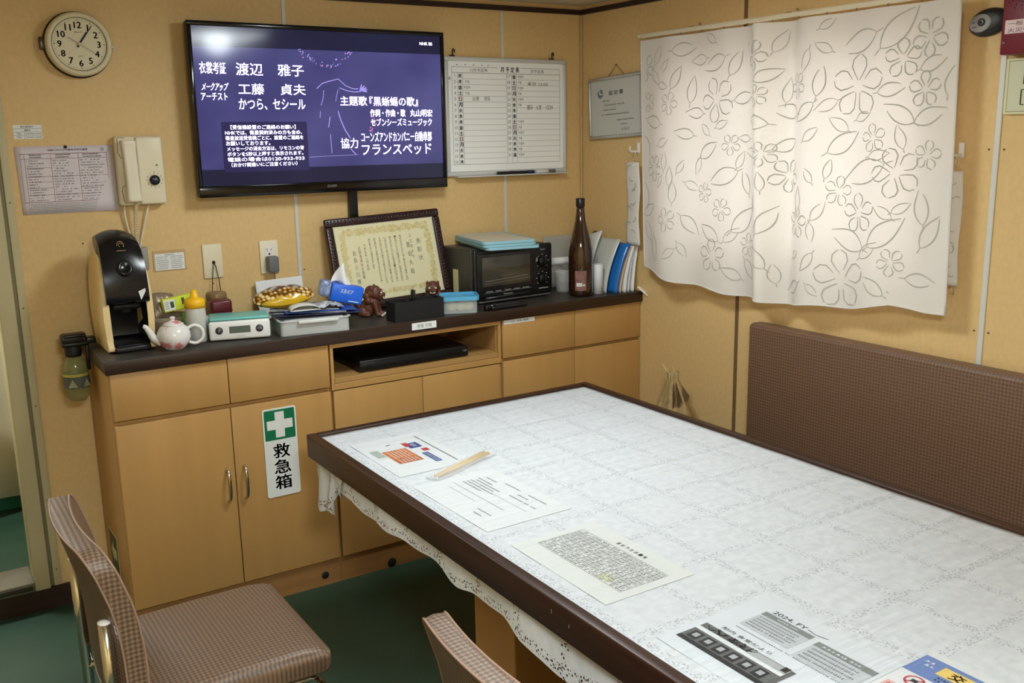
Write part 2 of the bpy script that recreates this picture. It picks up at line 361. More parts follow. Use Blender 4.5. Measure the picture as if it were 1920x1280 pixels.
o = front('door', t, -2.162, -1.7935, .1, .733); handle(o, -1.822, .412, .525); o = front('door', t, -1.7935, -1.432, .1, .733); handle(o, -1.763, .412, .525)
KB = {True: t}
t = thing('cabinet', 'maple cabinet with an open niche above two plain doors, middle of the sideboard', 'cabinet', (0, 0, 0), group='sideboard units')
carcass(t, -1.4295, -.7115, True)
b = MB(); b.box(-1.4135, -.7275, FRY + .002, -.013, .759, .777, .0012, 1); b.obj('niche_floor', woodin, t)
b = MB(); b.box(-1.4275, -1.4155, FRY, FRY + .018, .735, .9055, .0012, 1); b.box(-.7255, -.7135, FRY, FRY + .018, .735, .9055, .0012, 1); b.box(-1.4155, -.7255, FRY, FRY + .018, .8885, .9055, .0012, 1); b.box(-1.4155, -.7255, FRY, FRY + .018, .735, .758, .0012, 1); b.obj('niche_frame', woodm, t)
front('door', t, -1.424, -1.0660, .1, .731); front('door', t, -1.0660, -.718, .1, .731)
KB[False] = t
t = thing('cabinet', 'maple cabinet with two drawers above two plain doors, right end of the sideboard', 'cabinet', (0, 0, 0), group='sideboard units')
carcass(t, -.7105, -.001)
front('drawer', t, -.706, -.3525, .750, .9035); front('drawer', t, -.3525, -.003, .750, .9035)
front('door', t, -.706, -.3535, .1, .737); front('door', t, -.3535, -.003, .1, .737)
for x, z, r, k_ in ((-1.4925, .040, .014, True), (-1.222, .018, .018, False)):
    b = MB(); b.cyl((x, FRY + .0125, z), r, .003, 14, axis='y'); b.obj('pipe_hole', blackmatte, KB[k_])
wt = thing('worktop', 'dark brown worktop with a charcoal surface running along the whole sideboard', 'worktop', (0, 0, 0))
b = MB(); b.box(-2.170, -.001, -.4300, -.001, .9065, ZC, .001, 1); b.obj('surface', topm, wt)
b = MB(); b.box(-2.174, -.001, -.4335, -.4301, .9065, ZC, .0012, 2); b.box(-2.174, -2.1701, -.4301, -.001, .9065, ZC, .0012, 2); b.obj('edge_band', edgem, wt)
def strip(name, label, x0, x1, z0, z1, y, s):
    b = MB(); b.box(x0, x1, y - .0015, y - .0002, z0, z1); b.M = FRONT(0, y - .0018, 0); b.text(s, x0 + (x1 - x0) * .2, z0 + (z1 - z0) * .22, x1 - (x1 - x0) * .2, z1 - (z1 - z0) * .2, 1)
    return tag(b.obj(name, [paper, inkgrey]), label, 'label')
strip('name_label', 'white printed label on the worktop edge above the niche', -1.108, -1.006, .917, .943, -.4335, '便箋 空箱')
strip('name_label', 'white printed label on the top edge of the right unit\'s drawer', -.700, -.553, .886, .9025, FRY, '工具類')
# first aid sign on the left cabinet's door
t = thing('first_aid_sign', 'white first aid sign with a green cross panel stuck on the cabinet door', 'sign', (-1.6285, FRY - .0005, .548))
b = MB(); b.prism(rrect(-.060, -.160, .060, .160, .008), .003, M=FRONT(0, 0, 0)); b.obj('plate', mat('sign_white', (226, 228, 224), .35), t)
b = MB(); b.M = FRONT(0, -.0034, 0); g = .047
b.poly(rrect(-.0545, g, .0545, .1545, .004), 0); c = .101; a = .0165; q = .046
b.poly([(-a, c - q), (a, c - q), (a, c - a), (q, c - a), (q, c + a), (a, c + a), (a, c + q), (-a, c + q), (-a, c + a), (-q, c + a), (-q, c - a), (-a, c - a)], 1, .0004)
b.obj('cross_panel', [mat('sign_green', (24, 112, 74), .4), mat('sign_white', (226, 228, 224))], t)
b = MB(); b.M = FRONT(0, -.0035, 0)
for i, s in enumerate('救急箱'): b.text(s, -.029, -.019 - i * .0575, .029, .031 - i * .0575, 0, bold=.0014)
b.obj('lettering', ink, t)
# arrow sticker on the cabinet's end
t = thing('exit_sticker', 'dark green luminous sticker with a pale arrow on the cabinet end', 'sticker', (-2.1635, -.161, .215))
b = MB(); b.box(-.001, 0, -.071, .071, -.077, .077); b.obj('border', mat('lumi_border', (196, 190, 140), .5), t)
b = MB(); b.box(-.0014, -.0009, -.064, .064, -.070, .070); b.obj('panel', mat('lumi_green', (38, 60, 38), .5), t)
b = MB(); M = frame((-.0017, 0, 0), (0, -1, 0), (0, 0, 1)); b.M = M; b.poly([(-.045, .0), (-.005, .042), (-.005, .02), (.045, .02), (.045, -.02), (-.005, -.02), (-.005, -.042)]); b.obj('arrow', mat('lumi_arrow', (206, 206, 176), .5), t)
# video recorder in the niche
t = thing('video_recorder', 'slim black video recorder in the open niche of the sideboard', 'video recorder', (-1.08, -.20, .777))
b = MB(); b.box(-.228, .228, -.185, .12, .006, .043, .003); b.obj('body', black, t)
b = MB(); b.box(-.228, .228, -.200, -.184, .005, .044, .003); b.M = FRONT(0, -.2005, 0); b.text('HDD DVD', -.218, .030, -.168, .036, 1); b.flat(.205, .022, .222, .030, 1); b.obj('front_panel', [black, mat('panel_grey', (84, 84, 88), .4)], t)
for x in (-.19, .19):
    for y in (-.16, .09): b = MB(); b.cyl((x, y, 0), .012, .0065, 12); b.obj('foot', blackmatte, t)
b = MB(); b.tube([(.15, .119, .03), (.17, .15, .06), (.20, .165, .085), (.20, .17, .10)], .003, 8); b.obj('cable', black, t)
# ------------------------------------------------------------------ television
t = thing('television', 'wide black flat television on the back wall showing violet film credits', 'television', (-1.245, 0, 1.717), rot=(0, math.radians(.3), 0))
b = MB(); b.box(-.499, .499, -.080, -.050, -.302, .300, .006, 2); b.box(-.36, .36, -.052, -.026, -.22, .20, .02, 2); b.obj('housing', black, t)
b = MB(); gl = mat('gloss_black', (10, 10, 12), .12)
b.box(-.499, .499, -.092, -.079, .284, .300, .003, 2); b.box(-.499, .499, -.092, -.079, -.302, -.262, .003, 2); b.box(-.499, -.484, -.092, -.079, -.263, .285, .003, 2); b.box(.484, .499, -.092, -.079, -.263, .285, .003, 2)
b.obj('bezel', gl, t)
def screen(name, c1, c2, st):
    m = bpy.data.materials.new(name); m.use_nodes = True; nt = m.node_tree; N = nt.nodes; L = nt.links; p = N['Principled BSDF']
    tc = N.new('ShaderNodeTexCoord'); mp = N.new('ShaderNodeMapping'); mp.inputs['Scale'].default_value = (2.2, 1, 3.0); L.new(tc.outputs['Object'], mp.inputs[0])
    nz = N.new('ShaderNodeTexNoise'); nz.inputs['Scale'].default_value = 1.5; L.new(mp.outputs[0], nz.inputs[0])
    rp = N.new('ShaderNodeValToRGB'); rp.color_ramp.elements[0].color = lin(c1); rp.color_ramp.elements[1].color = lin(c2); rp.color_ramp.elements[0].position = .35; rp.color_ramp.elements[1].position = .68
    L.new(nz.outputs[0], rp.inputs[0]); L.new(rp.outputs[0], p.inputs['Emission Color']); p.inputs['Emission Strength'].default_value = st
    p.inputs['Base Color'].default_value = (.004, .004, .006, 1); p.inputs['Roughness'].default_value = .12; p.inputs['Specular IOR Level'].default_value = .3
    return m
b = MB(); b.M = FRONT(0, -.085, 0)
b.flat(-.484, .216, .484, .285, 1); b.flat(-.484, -.205, .484, .216, 0); b.flat(-.484, -.263, .484, -.205, 1)
b.flat(-.404, -.2155, -.086, -.040, 2, .0006)
b.obj('screen', [screen('screen_violet', (66, 64, 118), (84, 82, 138), .95), screen('screen_bar', (32, 33, 60), (38, 39, 70), .9), screen('screen_box', (44, 42, 82), (54, 52, 96), .9)], t)
white_e = mat('screen_white', (240, 236, 250), .5, emit=(240, 236, 255), estr=.85); pale_e = mat('screen_pale', (150, 140, 210), .5, emit=(150, 140, 215), estr=.8); rose_e = mat('screen_rose', (200, 120, 170), .5, emit=(214, 130, 180), estr=.8)
b = MB(); b.M = FRONT(1.245, -.0862, -1.717)
T = lambda s, x0, z1, x1, z0, bo=.0005, sh=0: b.text(s, x0, z0, x1, z1, 0, bold=bo, shear=sh)
T('衣裳考証', -1.71, 1.881, -1.618, 1.841); T('渡辺', -1.582, 1.881, -1.485, 1.838); T('雅子', -1.430, 1.879, -1.332, 1.838)
T('メークアップ', -1.708, 1.811, -1.619, 1.784, .0005, .25); T('アーチスト', -1.711, 1.777, -1.619, 1.752, .0005)
T('工藤', -1.578, 1.810, -1.485, 1.772); T('貞夫', -1.424, 1.810, -1.329, 1.772); T('かつら、セシール', -1.580, 1.758, -1.333, 1.720)
T('主題歌', -1.194, 1.770, -1.085, 1.735); T('『黒蜥蜴の歌』', -1.074, 1.769, -.868, 1.734)
T('作詞・作曲・歌', -1.073, 1.722, -.924, 1.694, .0006); T('丸山明宏', -.903, 1.722, -.805, 1.694, .0006); T('セブンシーズミュージック', -1.072, 1.688, -.808, 1.659, .0006)
T('コーンズアンドカンパニー自動車部', -1.115, 1.637, -.811, 1.599, .0004); T('協力', -1.200, 1.615, -1.130, 1.577); T('フランスベッド', -1.115, 1.590, -.814, 1.549)
T('NHK BS', -.851, 1.977, -.796, 1.966, .0004)
z = 1.666
for i, s in enumerate(('【受信機設置のご連絡のお願い】', 'NHKでは、衛星契約済みの方も含め、', '衛星放送受信機ごとに、設置のご連絡を', 'お願いしております。', 'メッセージの消去方法は、リモコンの青', 'ボタンを5秒以上押すと表示されます。', '電話の場合は0120-933-933', '（おかけ間違いにご注意ください）')):
    x0, x1 = [(-1.616, -1.375), (-1.637, -1.352), (-1.637, -1.348), (-1.636, -1.475), (-1.634, -1.348), (-1.634, -1.352), (-1.634, -1.348), (-1.622, -1.377)][i]
    T(s, x0, z, x1, z - .0150, .0002); z -= .0188
b.obj('screen_text', white_e, t)
b = MB(); b.M = FRONT(1.245, -.0860, -1.717); r = random.Random(3)
P = lambda pts, wd: b.line(pts, wd, 0)
P([(-1.285, 1.796), (-1.262, 1.815), (-1.235, 1.823), (-1.198, 1.832), (-1.170, 1.808), (-1.140, 1.797), (-1.118, 1.797)], .003)
P([(-1.195, 1.800), (-1.165, 1.790), (-1.135, 1.785), (-1.108, 1.788)], .003); P([(-1.258, 1.79), (-1.262, 1.76), (-1.272, 1.735)], .0022); P([(-1.275, 1.715), (-1.278, 1.69)], .002)
P([(-1.205, 1.715), (-1.195, 1.68), (-1.180, 1.645), (-1.160, 1.615)], .0035); P([(-1.238, 1.695), (-1.246, 1.655)], .003); P([(-1.240, 1.63), (-1.238, 1.56)], .0022); P([(-1.16, 1.575), (-1.14, 1.553)], .003)
P([(-1.33, 1.548), (-1.13, 1.553)], .0012); P([(-1.20, 1.795), (-1.208, 1.77), (-1.212, 1.75)], .002)
for a in (-.25, .1, .45, .85, 1.3): P([(-1.112, 1.792), (-1.112 + .03 * math.cos(a), 1.792 + .022 * math.sin(a))], .0045)
for i in range(46):
    u = r.random(); x = -1.347 + .207 * u; z = 1.93 - .06 * u * 1.6 * (1 - u) * 2 + r.uniform(-.012, .012); b.line([(x, z), (x + r.uniform(-.006, .006), z + r.uniform(-.006, .006))], .0035, 0 if r.random() > .25 else 1)
for i in range(14): x = -1.06 + r.uniform(-.012, .012); z = 1.69 + r.uniform(-.02, .02); b.line([(x, z), (x + .004, z + r.uniform(-.006, .006))], .003, 1)
for i in range(8): x = -1.075 + r.uniform(-.01, .01); z = 1.645 + r.uniform(-.008, .008); b.line([(x, z), (x + .004, z + r.uniform(-.006, .006))], .003, 1)
b.obj('screen_figure', [pale_e, rose_e], t)
b = MB(); b.M = FRONT(0, -.0923, 0); b.text('SHARP', -.02, -.282, .018, -.273); b.obj('logo', mat('logo_grey', (130, 130, 134), .4), t)
b = MB(); b.box(.094, .128, -.030, -.008, -.42, -.20, .002); b.obj('bracket', black, t)
b = MB(); b.box(-.20, .20, -.028, -.001, -.12, .12, .004); b.obj('wall_mount', black, t)

# ------------------------------------------------------------------ wall clock
t = thing('wall_clock', 'round cream wall clock showing just past one on the back wall', 'clock', (-2.080, 0, 1.9325))
Y = Matrix.Rotation(PI / 2, 4, 'X')      # lathe axis -> -y
cream = mat('clock_cream', (214, 204, 172), .35)
b = MB(); b.lathe([(.103, 0), (.106, .006), (.106, .014), (.101, .018)], 48, M=Y); b.obj('back_ring', mat('clock_dark', (40, 26, 22), .4), t)
b = MB(); b.lathe([(.101, .012), (.102, .040), (.099, .050), (.092, .054), (.086, .052), (.084, .046)], 48, M=Y, cap=False); b.obj('case', cream, t)
b = MB(); b.lathe([(.0001, .0455), (.0845, .0455)], 48, M=Y, cap=False, smooth=False); b.lathe([(.0845, .0456), (.0825, .0462)], 48, 1, M=Y, cap=False, smooth=False)
b.M = FRONT(0, -.0462, 0)
for i in range(60):
    a = PI / 2 - i * PI / 30; r0 = .073 if i % 5 == 0 else .0755; q = .0022 if i % 5 == 0 else .0012
    b.line([(r0 * math.cos(a), r0 * math.sin(a)), (.078 * math.cos(a), .078 * math.sin(a))], q, 1)
for i in range(1, 13):
    a = PI / 2 - i * PI / 6; x, z = .060 * math.cos(a), .060 * math.sin(a); wd = .0075 if i < 10 else .0140; b.text(str(i), x - wd, z - .0098, x + wd, z + .0098, 1, keep=True, bold=.0007)
b.text('SEIKO', -.012, .035, .012, .040, 2); b.text('QUARTZ', -.009, -.040, .009, -.036, 2)
b.obj('dial', [mat('dial_cream', (214, 206, 176), .5), ink, inkgrey], t)
def hand(name, ang, r0, r1, wd, z, m, tip=.5):
    b = MB(); a = PI / 2 - math.radians(ang); b.M = FRONT(0, -z, 0) @ Matrix.Rotation(a, 4, 'Z'); b.prism([(r0, -wd / 2), (r1, -wd * tip / 2), (r1, wd * tip / 2), (r0, wd / 2)], .0008); return b.obj(name, m, t)
hand('hour_hand', 33, -.010, .046, .0065, .0475, ink); hand('minute_hand', 36, -.012, .073, .0048, .0487, ink); hand('second_hand', 122, -.040, .060, .0014, .0500, mat('second_grey', (90, 80, 66), .4))
b = MB(); b.lathe([(.0055, .0475), (.0055, .052), (.0001, .053)], 16, M=Y); b.obj('hub', cream, t)
b = MB(); b.box(-.117, -.099, -.024, -.004, -.018, .022, .004); b.obj('hinge', mat('hinge_grey', (92, 80, 76), .3, .6), t)
b = MB(); b.cyl((.104, -.026, -.004), .004, .006, 10, axis='x'); b.cyl((.104, -.026, -.014), .004, .006, 10, axis='x'); b.obj('latch_pin', ivory, t)

# ------------------------------------------------------------------ wall telephone
t = thing('wall_telephone', 'cream wall telephone with a black dial knob beside the pinned notice', 'telephone', (-1.925, 0, 1.519))
b = MB(); b.box(-.077, .076, -.040, -.002, -.117, .117, .008, 3); b.box(-.012, .076, -.052, -.036, -.115, .115, .010, 3); b.obj('body', ivory, t)
b = MB()
pts = [(-.068, .112), (-.070, .06), (-.062, .045), (-.056, .042)]; b.M = FRONT(0, -.0406, 0); b.line([(-.045, .112), (-.068, .112), (-.070, .062), (-.062, .046), (-.055, .043)], .0022); b.obj('cradle_line', mat('cradle_grey', (110, 104, 88), .5), t); b = MB(); b.M = FRONT(0, -.0406, 0); b.line([(-.055, -.048), (-.064, -.052), (-.068, -.068), (-.063, -.104), (-.056, -.110)], .0022); b.obj('cradle_line', mat('cradle_grey', (110, 104, 88), .5), t)
b = MB()
def hs(u, v):
    a = 2 * PI * u; z = -.104 + .208 * v; e = abs(2 * v - 1); wx = .0215 + .004 * e ** 3; wy = .014 + .010 * e ** 4; y0 = -.060 - .010 * (1 - e ** 2)
    c, s = math.cos(a), math.sin(a); q = .55; return (-.034 + wx * math.copysign(abs(c) ** q, c) - .004 * v, y0 + .006 + wy * math.copysign(abs(s) ** q, s), z)
n = 28; rows = [0, .02, .06, .12, .2, .35, .5, .65, .8, .88, .94, .98, 1]
vs = []; fs = []
for j, v in enumerate(rows):
    for i in range(n):
        p = hs(i / n, v)
        if j in (0, len(rows) - 1): c0 = Vector((-.034 - .004 * v, -.054, p[2])); p = tuple(c0 + (Vector(p) - c0) * .8)
        vs.append(p)
for j in range(len(rows) - 1):
    for i in range(n): fs.append((j * n + i, j * n + (i + 1) % n, (j + 1) * n + (i + 1) % n, (j + 1) * n + i))
fs.append(tuple(reversed(range(n)))); fs.append(tuple((len(rows) - 1) * n + i for i in range(n))); b.put(vs, fs, 0, True)
b.obj('handset', mat('handset_ivory', (226, 218, 196), .3), t)
b = MB(); b.lathe([(.0175, 0), (.0175, .006), (.0145, .012), (.0001, .0125)], 24, M=Matrix.Translation((.040, -.052, -.033)) @ Y); b.M = FRONT(.040, -.0648, -.033); b.line([(-.010, .006), (.0, .002), (.009, .0)], .002, 1); b.obj('dial_knob', [mat('knob_navy', (24, 26, 36), .35), inkgrey], t)
b = MB(); b.M = FRONT(.040, -.0525, -.033)
for i in range(12):
    a = PI / 2 - i * PI / 6; s = str(i % 10); b.text(s, .026 * math.cos(a) - .003, .026 * math.sin(a) - .003, .026 * math.cos(a) + .003, .026 * math.sin(a) + .003, keep=True)
b.obj('dial_numbers', mat('number_blue', (66, 74, 92), .6), t)
b = MB(); b.lathe([(.0035, 0), (.003, .003), (.0001, .004)], 12, M=Matrix.Translation((.052, -.052, .018)) @ Y); b.obj('indicator_lamp', inkgrey, t)
b = MB(); b.M = FRONT(-.046, -.0690, .083); b.text('3306', -.007, -.002, .007, .003); b.obj('number_mark', inkgrey, t)
b = MB(); pts = []
N_ = 330
for i in range(N_ + 1):
    u = i / N_; a = u * 2 * PI * 26; cx = -.026 + (-.004) * u - .02 * math.sin(PI * u) * .2; cz = -.105 - .165 * u; pts.append((cx + .0055 * math.cos(a), -.045 + .025 * u + .0055 * math.sin(a), cz))
b.tube(pts, .0018, 6); b.obj('coiled_cord', ivory, t)
b = MB(); b.tube([(-.062, -.02, -.112), (-.063, -.016, -.15), (-.056, -.012, -.20), (-.040, -.010, -.25), (-.034, -.010, -.29)], .004, 8); b.tube([(.020, -.02, -.112), (.010, -.016, -.15), (-.004, -.012, -.20), (-.018, -.010, -.25), (-.026, -.010, -.29)], .0035, 8); b.obj('line_cable', ivory, t)
b = MB(); b.box(-.021, .003, -.016, -.0005, -.345, -.265, .003); b.obj('junction_box', mat('junction_grey', (150, 146, 138), .5), t)

# ------------------------------------------------------------------ papers on the back wall
t = thing('notice', 'printed A4 notice table pinned to the back wall beside the telephone', 'notice', (-2.155, -.0012, 1.498), rz=0)
b = MB(); b.grid(lambda u, v: (-.150 + .300 * u + .004 * (1 - v), -.0012 - .004 * (u ** 3) * (1 - v) , -.111 + .221 * v), 12, 6); b.obj('sheet', mat('lilac_paper', (214, 206, 212), .8), t, solid=.0008)
b = MB(); b.M = FRONT(0, -.0032, 0); mr = mat('maroon_ink', (122, 66, 78), .7)
b.text('船舶における労働条件明示書等', -.052, .094, .072, .101, 1); b.lathe([(.0035, 0), (.0055, 0)], 20, 2, False, False, b.M @ Matrix.Translation((.118, .097, 0)))
L4 = [(-.137, .086), (.130, .086), (.130, -.072), (-.137, -.072)]; b.line(L4, .0016, 0, closed=True)
for x in (-.124, -.045, .040): b.line([(x, .086), (x, -.072)], .0009, 0)
for z in (.070,): b.line([(-.137, z), (.130, z)], .0009, 0)
for i, z in enumerate((.040, .012, -.006, -.026, -.048)):
    b.line([(-.124, z), (-.045, z)], .0008, 0)
    if i in (1, 4): b.line([(-.045, z), (.040, z)], .0008, 0)
    if i in (1, 3, 4): b.line([(.040, z), (.130, z)], .0008, 0)
for i, (x0, x1) in enumerate(((-.120, -.06), (-.040, .032), (.044, .124))): b.scrib(x0, -.070, x1, .068, 16, 2, 0, .004, .45, .5, .25, seed=i + 3); b.scrib(x0 + .01, .071, x1 - .01, .086, 2, 1, 0, .004, .8, seed=9 + i)
b.scrib(-.128, -.108, .122, -.075, 6, 2, 0, .004, .9, .5, .02, seed=4); b.obj('print', [mr, ink, inkgrey], t)
b = MB(); b.lathe([(.0045, 0), (.0055, .003), (.0045, .006), (.0001, .0065)], 14, M=Matrix.Translation((.004, 0, .107)) @ Y); b.obj('pushpin', mat('pin_dark', (40, 28, 24), .35), t)
t = thing('phone_number_label', 'small white label with four printed lines above the notice', 'label', (-2.259, -.0003, 1.655))
b = MB(); b.box(-.043, .043, -.001, 0, -.0225, .0225); b.obj('sheet', paper, t)
b = MB(); b.M = FRONT(0, -.0014, 0)
for z in (.011, 0, -.011): b.line([(-.043, z), (.043, z)], .0007, 0)
b.text('船内 電話番号', -.020, .0135, .018, .0205, 0); b.text('連絡先', -.010, .002, .009, .0095, 0); b.line([(-.010, 0), (-.010, -.0225)], .0007, 0)
for z in (-.0085, -.0195): b.text('TEL', -.033, z, -.02, z + .006, 0); b.scrib(-.006, z, .040, z + .006, 1, 0, 0, .005, .95)
b.obj('print', ink, t)
t = thing('card_holder', 'clear card holder with a small printed list on the back wall above the tea things', 'card holder', (-1.848, 0, 1.198))
b = MB(); b.box(-.058, .057, -.0025, -.0003, -.037, .037, .001, 1); b.obj('holder', mat('holder_tan', (190, 160, 116), .3), t)
b = MB(); b.box(-.051, .051, -.0032, -.0026, -.033, .026); b.M = FRONT(0, -.0036, 0); b.scrib(-.046, -.030, -.004, .018, 7, 1, 0, .004, .8, seed=5); b.scrib(.004, -.030, .046, .018, 7, 1, 0, .004, .8, seed=6); b.text('内線番号表', -.018, .018, .018, .024, 1); b.obj('card', [paper, inkgrey], t)

# ------------------------------------------------------------------ wall plates
t = thing('cable_plate', 'cream wall plate with a cable hole and thin black wires hanging from it', 'wall plate', (-1.696, 0, 1.182))
b = MB(); b.box(-.036, .036, -.008, -.0002, -.063, .063, .004, 2); b.obj('plate', ivory, t)
b = MB(); b.lathe([(.0062, .008), (.0062, .0086), (.0001, .0086)], 16, M=Matrix.Translation((.002, 0, -.004)) @ Y); b.obj('hole', blackmatte, t)
b = MB(); b.tube([(.001, -.008, -.004), (-.003, -.015, -.02), (-.010, -.017, -.07), (-.016, -.02, -.13), (-.018, -.03, -.18)], .0014, 6); b.tube([(.003, -.008, -.004), (.007, -.015, -.02), (.014, -.017, -.07), (.018, -.02, -.13), (.018, -.03, -.18)], .0016, 6); b.obj('wire', blackmatte, t)
t = thing('power_outlet', 'cream power outlet plate with a grey adapter plugged into it', 'outlet', (-1.4825, 0, 1.180))
b = MB(); b.box(-.036, .036, -.008, -.0002, -.063, .063, .004, 2); b.obj('plate', mat('outlet_cream', (228, 220, 196), .35), t)
b = MB(); b.box(-.016, .016, -.0095, -.0078, .002, .038, .001, 1); b.box(-.016, .016, -.0095, -.0078, -.040, -.002, .001, 1); b.M = FRONT(0, -.0099, 0); b.flat(-.009, .024, -.0065, .032, 1); b.flat(.006, .0245, .0085, .0315, 1); b.poly([(.004 * math.cos(i * PI / 6), .012 + .004 * math.sin(i * PI / 6)) for i in range(12)], 1); b.obj('socket', [whitem, ink], t)
t = thing('plug_adapter', 'grey plug adapter in the lower socket of the wall outlet', 'adapter', (-1.4805, -.0097, 1.155))
b = MB(); b.box(-.020, .020, -.042, 0, -.030, .030, .006, 3); b.obj('body', mat('adapter_grey', (104, 106, 110), .45), t)
b = MB(); b.tube([(.004, -.022, -.029), (.006, -.022, -.05), (.008, -.012, -.075), (.008, .002, -.11), (.01, .004, -.16)], .0022, 8); b.obj('cable', mat('cable_grey', (96, 96, 98), .5), t)

# ------------------------------------------------------------------ whiteboard
t = thing('whiteboard', 'white monthly schedule board hung on the back wall right of the television', 'whiteboard', (-.403, 0, 1.690), rot=(0, math.radians(.25), 0))
b = MB(); b.box(-.295, .295, -.016, -.004, -.228, .230); b.obj('panel', mat('board_white', (240, 242, 240), .25), t)
b = MB()
for q in ((-.304, .304, .222, .240), (-.304, .304, -.242, -.222), (-.304, -.287, -.222, .222), (.287, .304, -.222, .222)): b.box(q[0], q[1], -.023, -.002, q[2], q[3], .004, 2)
b.obj('frame', mat('board_alu', (204, 206, 204), .35, .2), t)
b = MB(); b.box(-.27, .29, -.052, -.022, -.246, -.241, .001, 1); b.box(-.27, .29, -.055, -.051, -.246, -.2405, .001, 1); b.obj('pen_tray', mat('board_alu', (198, 200, 198)), t)
b = MB(); b.M = FRONT(.403, -.0166, -1.690); g = 0
X0, X1, Z0, Z1 = -.672, -.132, 1.496, 1.890
b.line([(X0, Z0), (X0, Z1)], .0012, g); b.line([(X1, Z0), (X1, Z1)], .0012, g); b.line([(X0, Z0), (X1, Z0)], .0012, g); b.line([(X0, Z1), (-.45, Z1)], .0012, g); b.line([(-.335, Z1), (X1, Z1)], .0012, g); b.line([(X0, 1.8665), (X1, 1.8665)], .0014, g)
for x in (-.645, -.622, -.407, -.381, -.358): b.line([(x, Z0), (x, 1.8665)], .0011, g)
nr = 16; dz = (1.8665 - Z0) / nr
for i in range(1, nr): z = Z0 + i * dz; b.line([(-.622, z), (-.407, z)], .0008, g); b.line([(-.358, z), (X1, z)], .0008, g)
wk = '月火水木金土日'
for i in range(nr):
    z = 1.8665 - (i + .5) * dz; red = (i + 1) % 7 == 0
    b.text(str(i + 1), -.664, z - .006, -.652, z + .006, g, keep=True); b.text(wk[(i + 2) % 7], -.642, z - .009, -.625, z + .009, 1 if (i + 2) % 7 == 6 else 2, keep=True, bold=.0008)
    b.text(str(i + 17) if i < 15 else '', -.404, z - .006, -.388, z + .006, g, keep=True) if i < 15 else None
    if i < 15: b.text(wk[(i + 4) % 7], -.378, z - .009, -.361, z + .009, 1 if (i + 4) % 7 == 6 else 2, keep=True, bold=.0008)
    if i in (1, 3): b.text('午後', -.610, z - .006, -.590, z + .006, g)
    if i == 2: b.text('午前中', -.616, z - .006, -.586, z + .006, g)
    if i < 15 and i not in (6, 7): b.text('午前中' if i % 2 == 0 else '午後', -.350, z - .006, -.322 if i % 2 == 0 else -.332, z + .006, g)
b.text('12月予定表', -.585, 1.871, -.500, 1.885, g); b.text('月 予 定 表', -.436, 1.872, -.343, 1.894, 2, bold=.0006); b.text('月予定表', -.285, 1.871, -.215, 1.886, g)
b.text('出港', -.575, 1.755, -.545, 1.773, g); b.text('荷役', -.520, 1.755, -.490, 1.773, g); b.text('東京 12:00', -.302, 1.819, -.194, 1.834, g); b.text('横浜', -.305, 1.718, -.275, 1.740, g); b.text('入港', -.260, 1.718, -.230, 1.740, g); b.text('12/24', -.205, 1.720, -.17, 1.738, g)
b.text('備', -.690, 1.838, -.678, 1.850, g)
for x in (-.65, -.61, -.57, -.53, -.50): b.flat(x, 1.897, x + .006, 1.900, g)
b.obj('ruling', [mat('board_ink', (70, 74, 76), .6), mat('board_red', (186, 126, 112), .6), ink], t)
for sx in (-.262, .232):
    b = MB(); b.tube([(sx, -.004, .243), (sx, -.016, .243), (sx, -.016, .262), (sx + .006, -.010, .270), (sx + .014, -.008, .266), (sx + .012, -.010, .256)], .0028, 8); b.box(sx - .010, sx + .010, -.018, -.002, .236, .246, .002); b.obj('hook', mat('hook_dark', (58, 40, 30), .4, .4), t)
def marker(x, ln, col, label, name='marker_pen'):
    t = thing(name, label, 'marker', (x, -.0375, 1.4555), group='markers in the whiteboard tray')
    b = MB(); b.cyl((-ln / 2, 0, 0), .0072, ln * .62, 14, axis='x'); b.obj('barrel', mat('mk_' + col[0], col[1], .4), t)
    b = MB(); b.cyl((ln * .12, 0, 0), .0078, ln * .38, 14, axis='x'); b.obj('cap', mat('mk_' + col[2], col[3], .4), t)
marker(-.425, .10, ('black', (22, 22, 24), 'black', (22, 22, 24)), 'black marker pen lying leftmost in the whiteboard tray'); marker(-.335, .095, ('black', (22, 22, 24), 'navy', (34, 36, 74)), 'black marker pen with a navy cap in the whiteboard tray'); marker(-.225, .10, ('white', (214, 214, 212), 'grey', (96, 96, 98)), 'white marker pen lying rightmost in the whiteboard tray')

# ------------------------------------------------------------------ framed certificate on the right wall
t = thing('framed_certificate', 'silver framed certificate with a blue emblem hung on the right wall', 'framed certificate')
t.matrix_world = Matrix.Translation((0, -.2575, 1.7225)) @ Matrix.Rotation(RW, 4, 'Z') @ Matrix.Rotation(math.radians(-2.6), 4, 'Y')
b = MB(); fx, fz = .182, .130
for q in ((-fx, fx, fz - .014, fz), (-fx, fx, -fz, -fz + .014), (-fx, -fx + .014, -fz + .014, fz - .014), (fx - .014, fx, -fz + .014, fz - .014)): b.box(q[0], q[1], -.021, -.001, q[2], q[3], .004, 2)
b.obj('frame', alum, t)
b = MB(); b.box(-fx + .012, fx - .012, -.010, -.003, -fz + .012, fz - .012); b.obj('backing', mat('cert_paper', (196, 196, 188), .6), t)
b = MB(); b.M = FRONT(0, -.0106, 0)
b.poly(arc(-.105, .062, .019, PI * .75, PI * 2.05, 14) + list(reversed(arc(-.101, .068, .013, PI * .75, PI * 2.05, 14))), 1); b.poly(arc(-.097, .071, .009, 0, 2 * PI, 14)[:-1], 1)
b.text('認 定 書', -.045, .052, .05, .070, 0, bold=.0006)
for x0, x1, z in ((-.09, -.04, .030), (-.08, .06, .012), (-.085, 0, -.008), (-.10, .09, -.028)): b.scrib(x0, z - .006, x1, z + .006, 1, 0, 0, .006, .95, seed=int(1000 * (z + 1)))
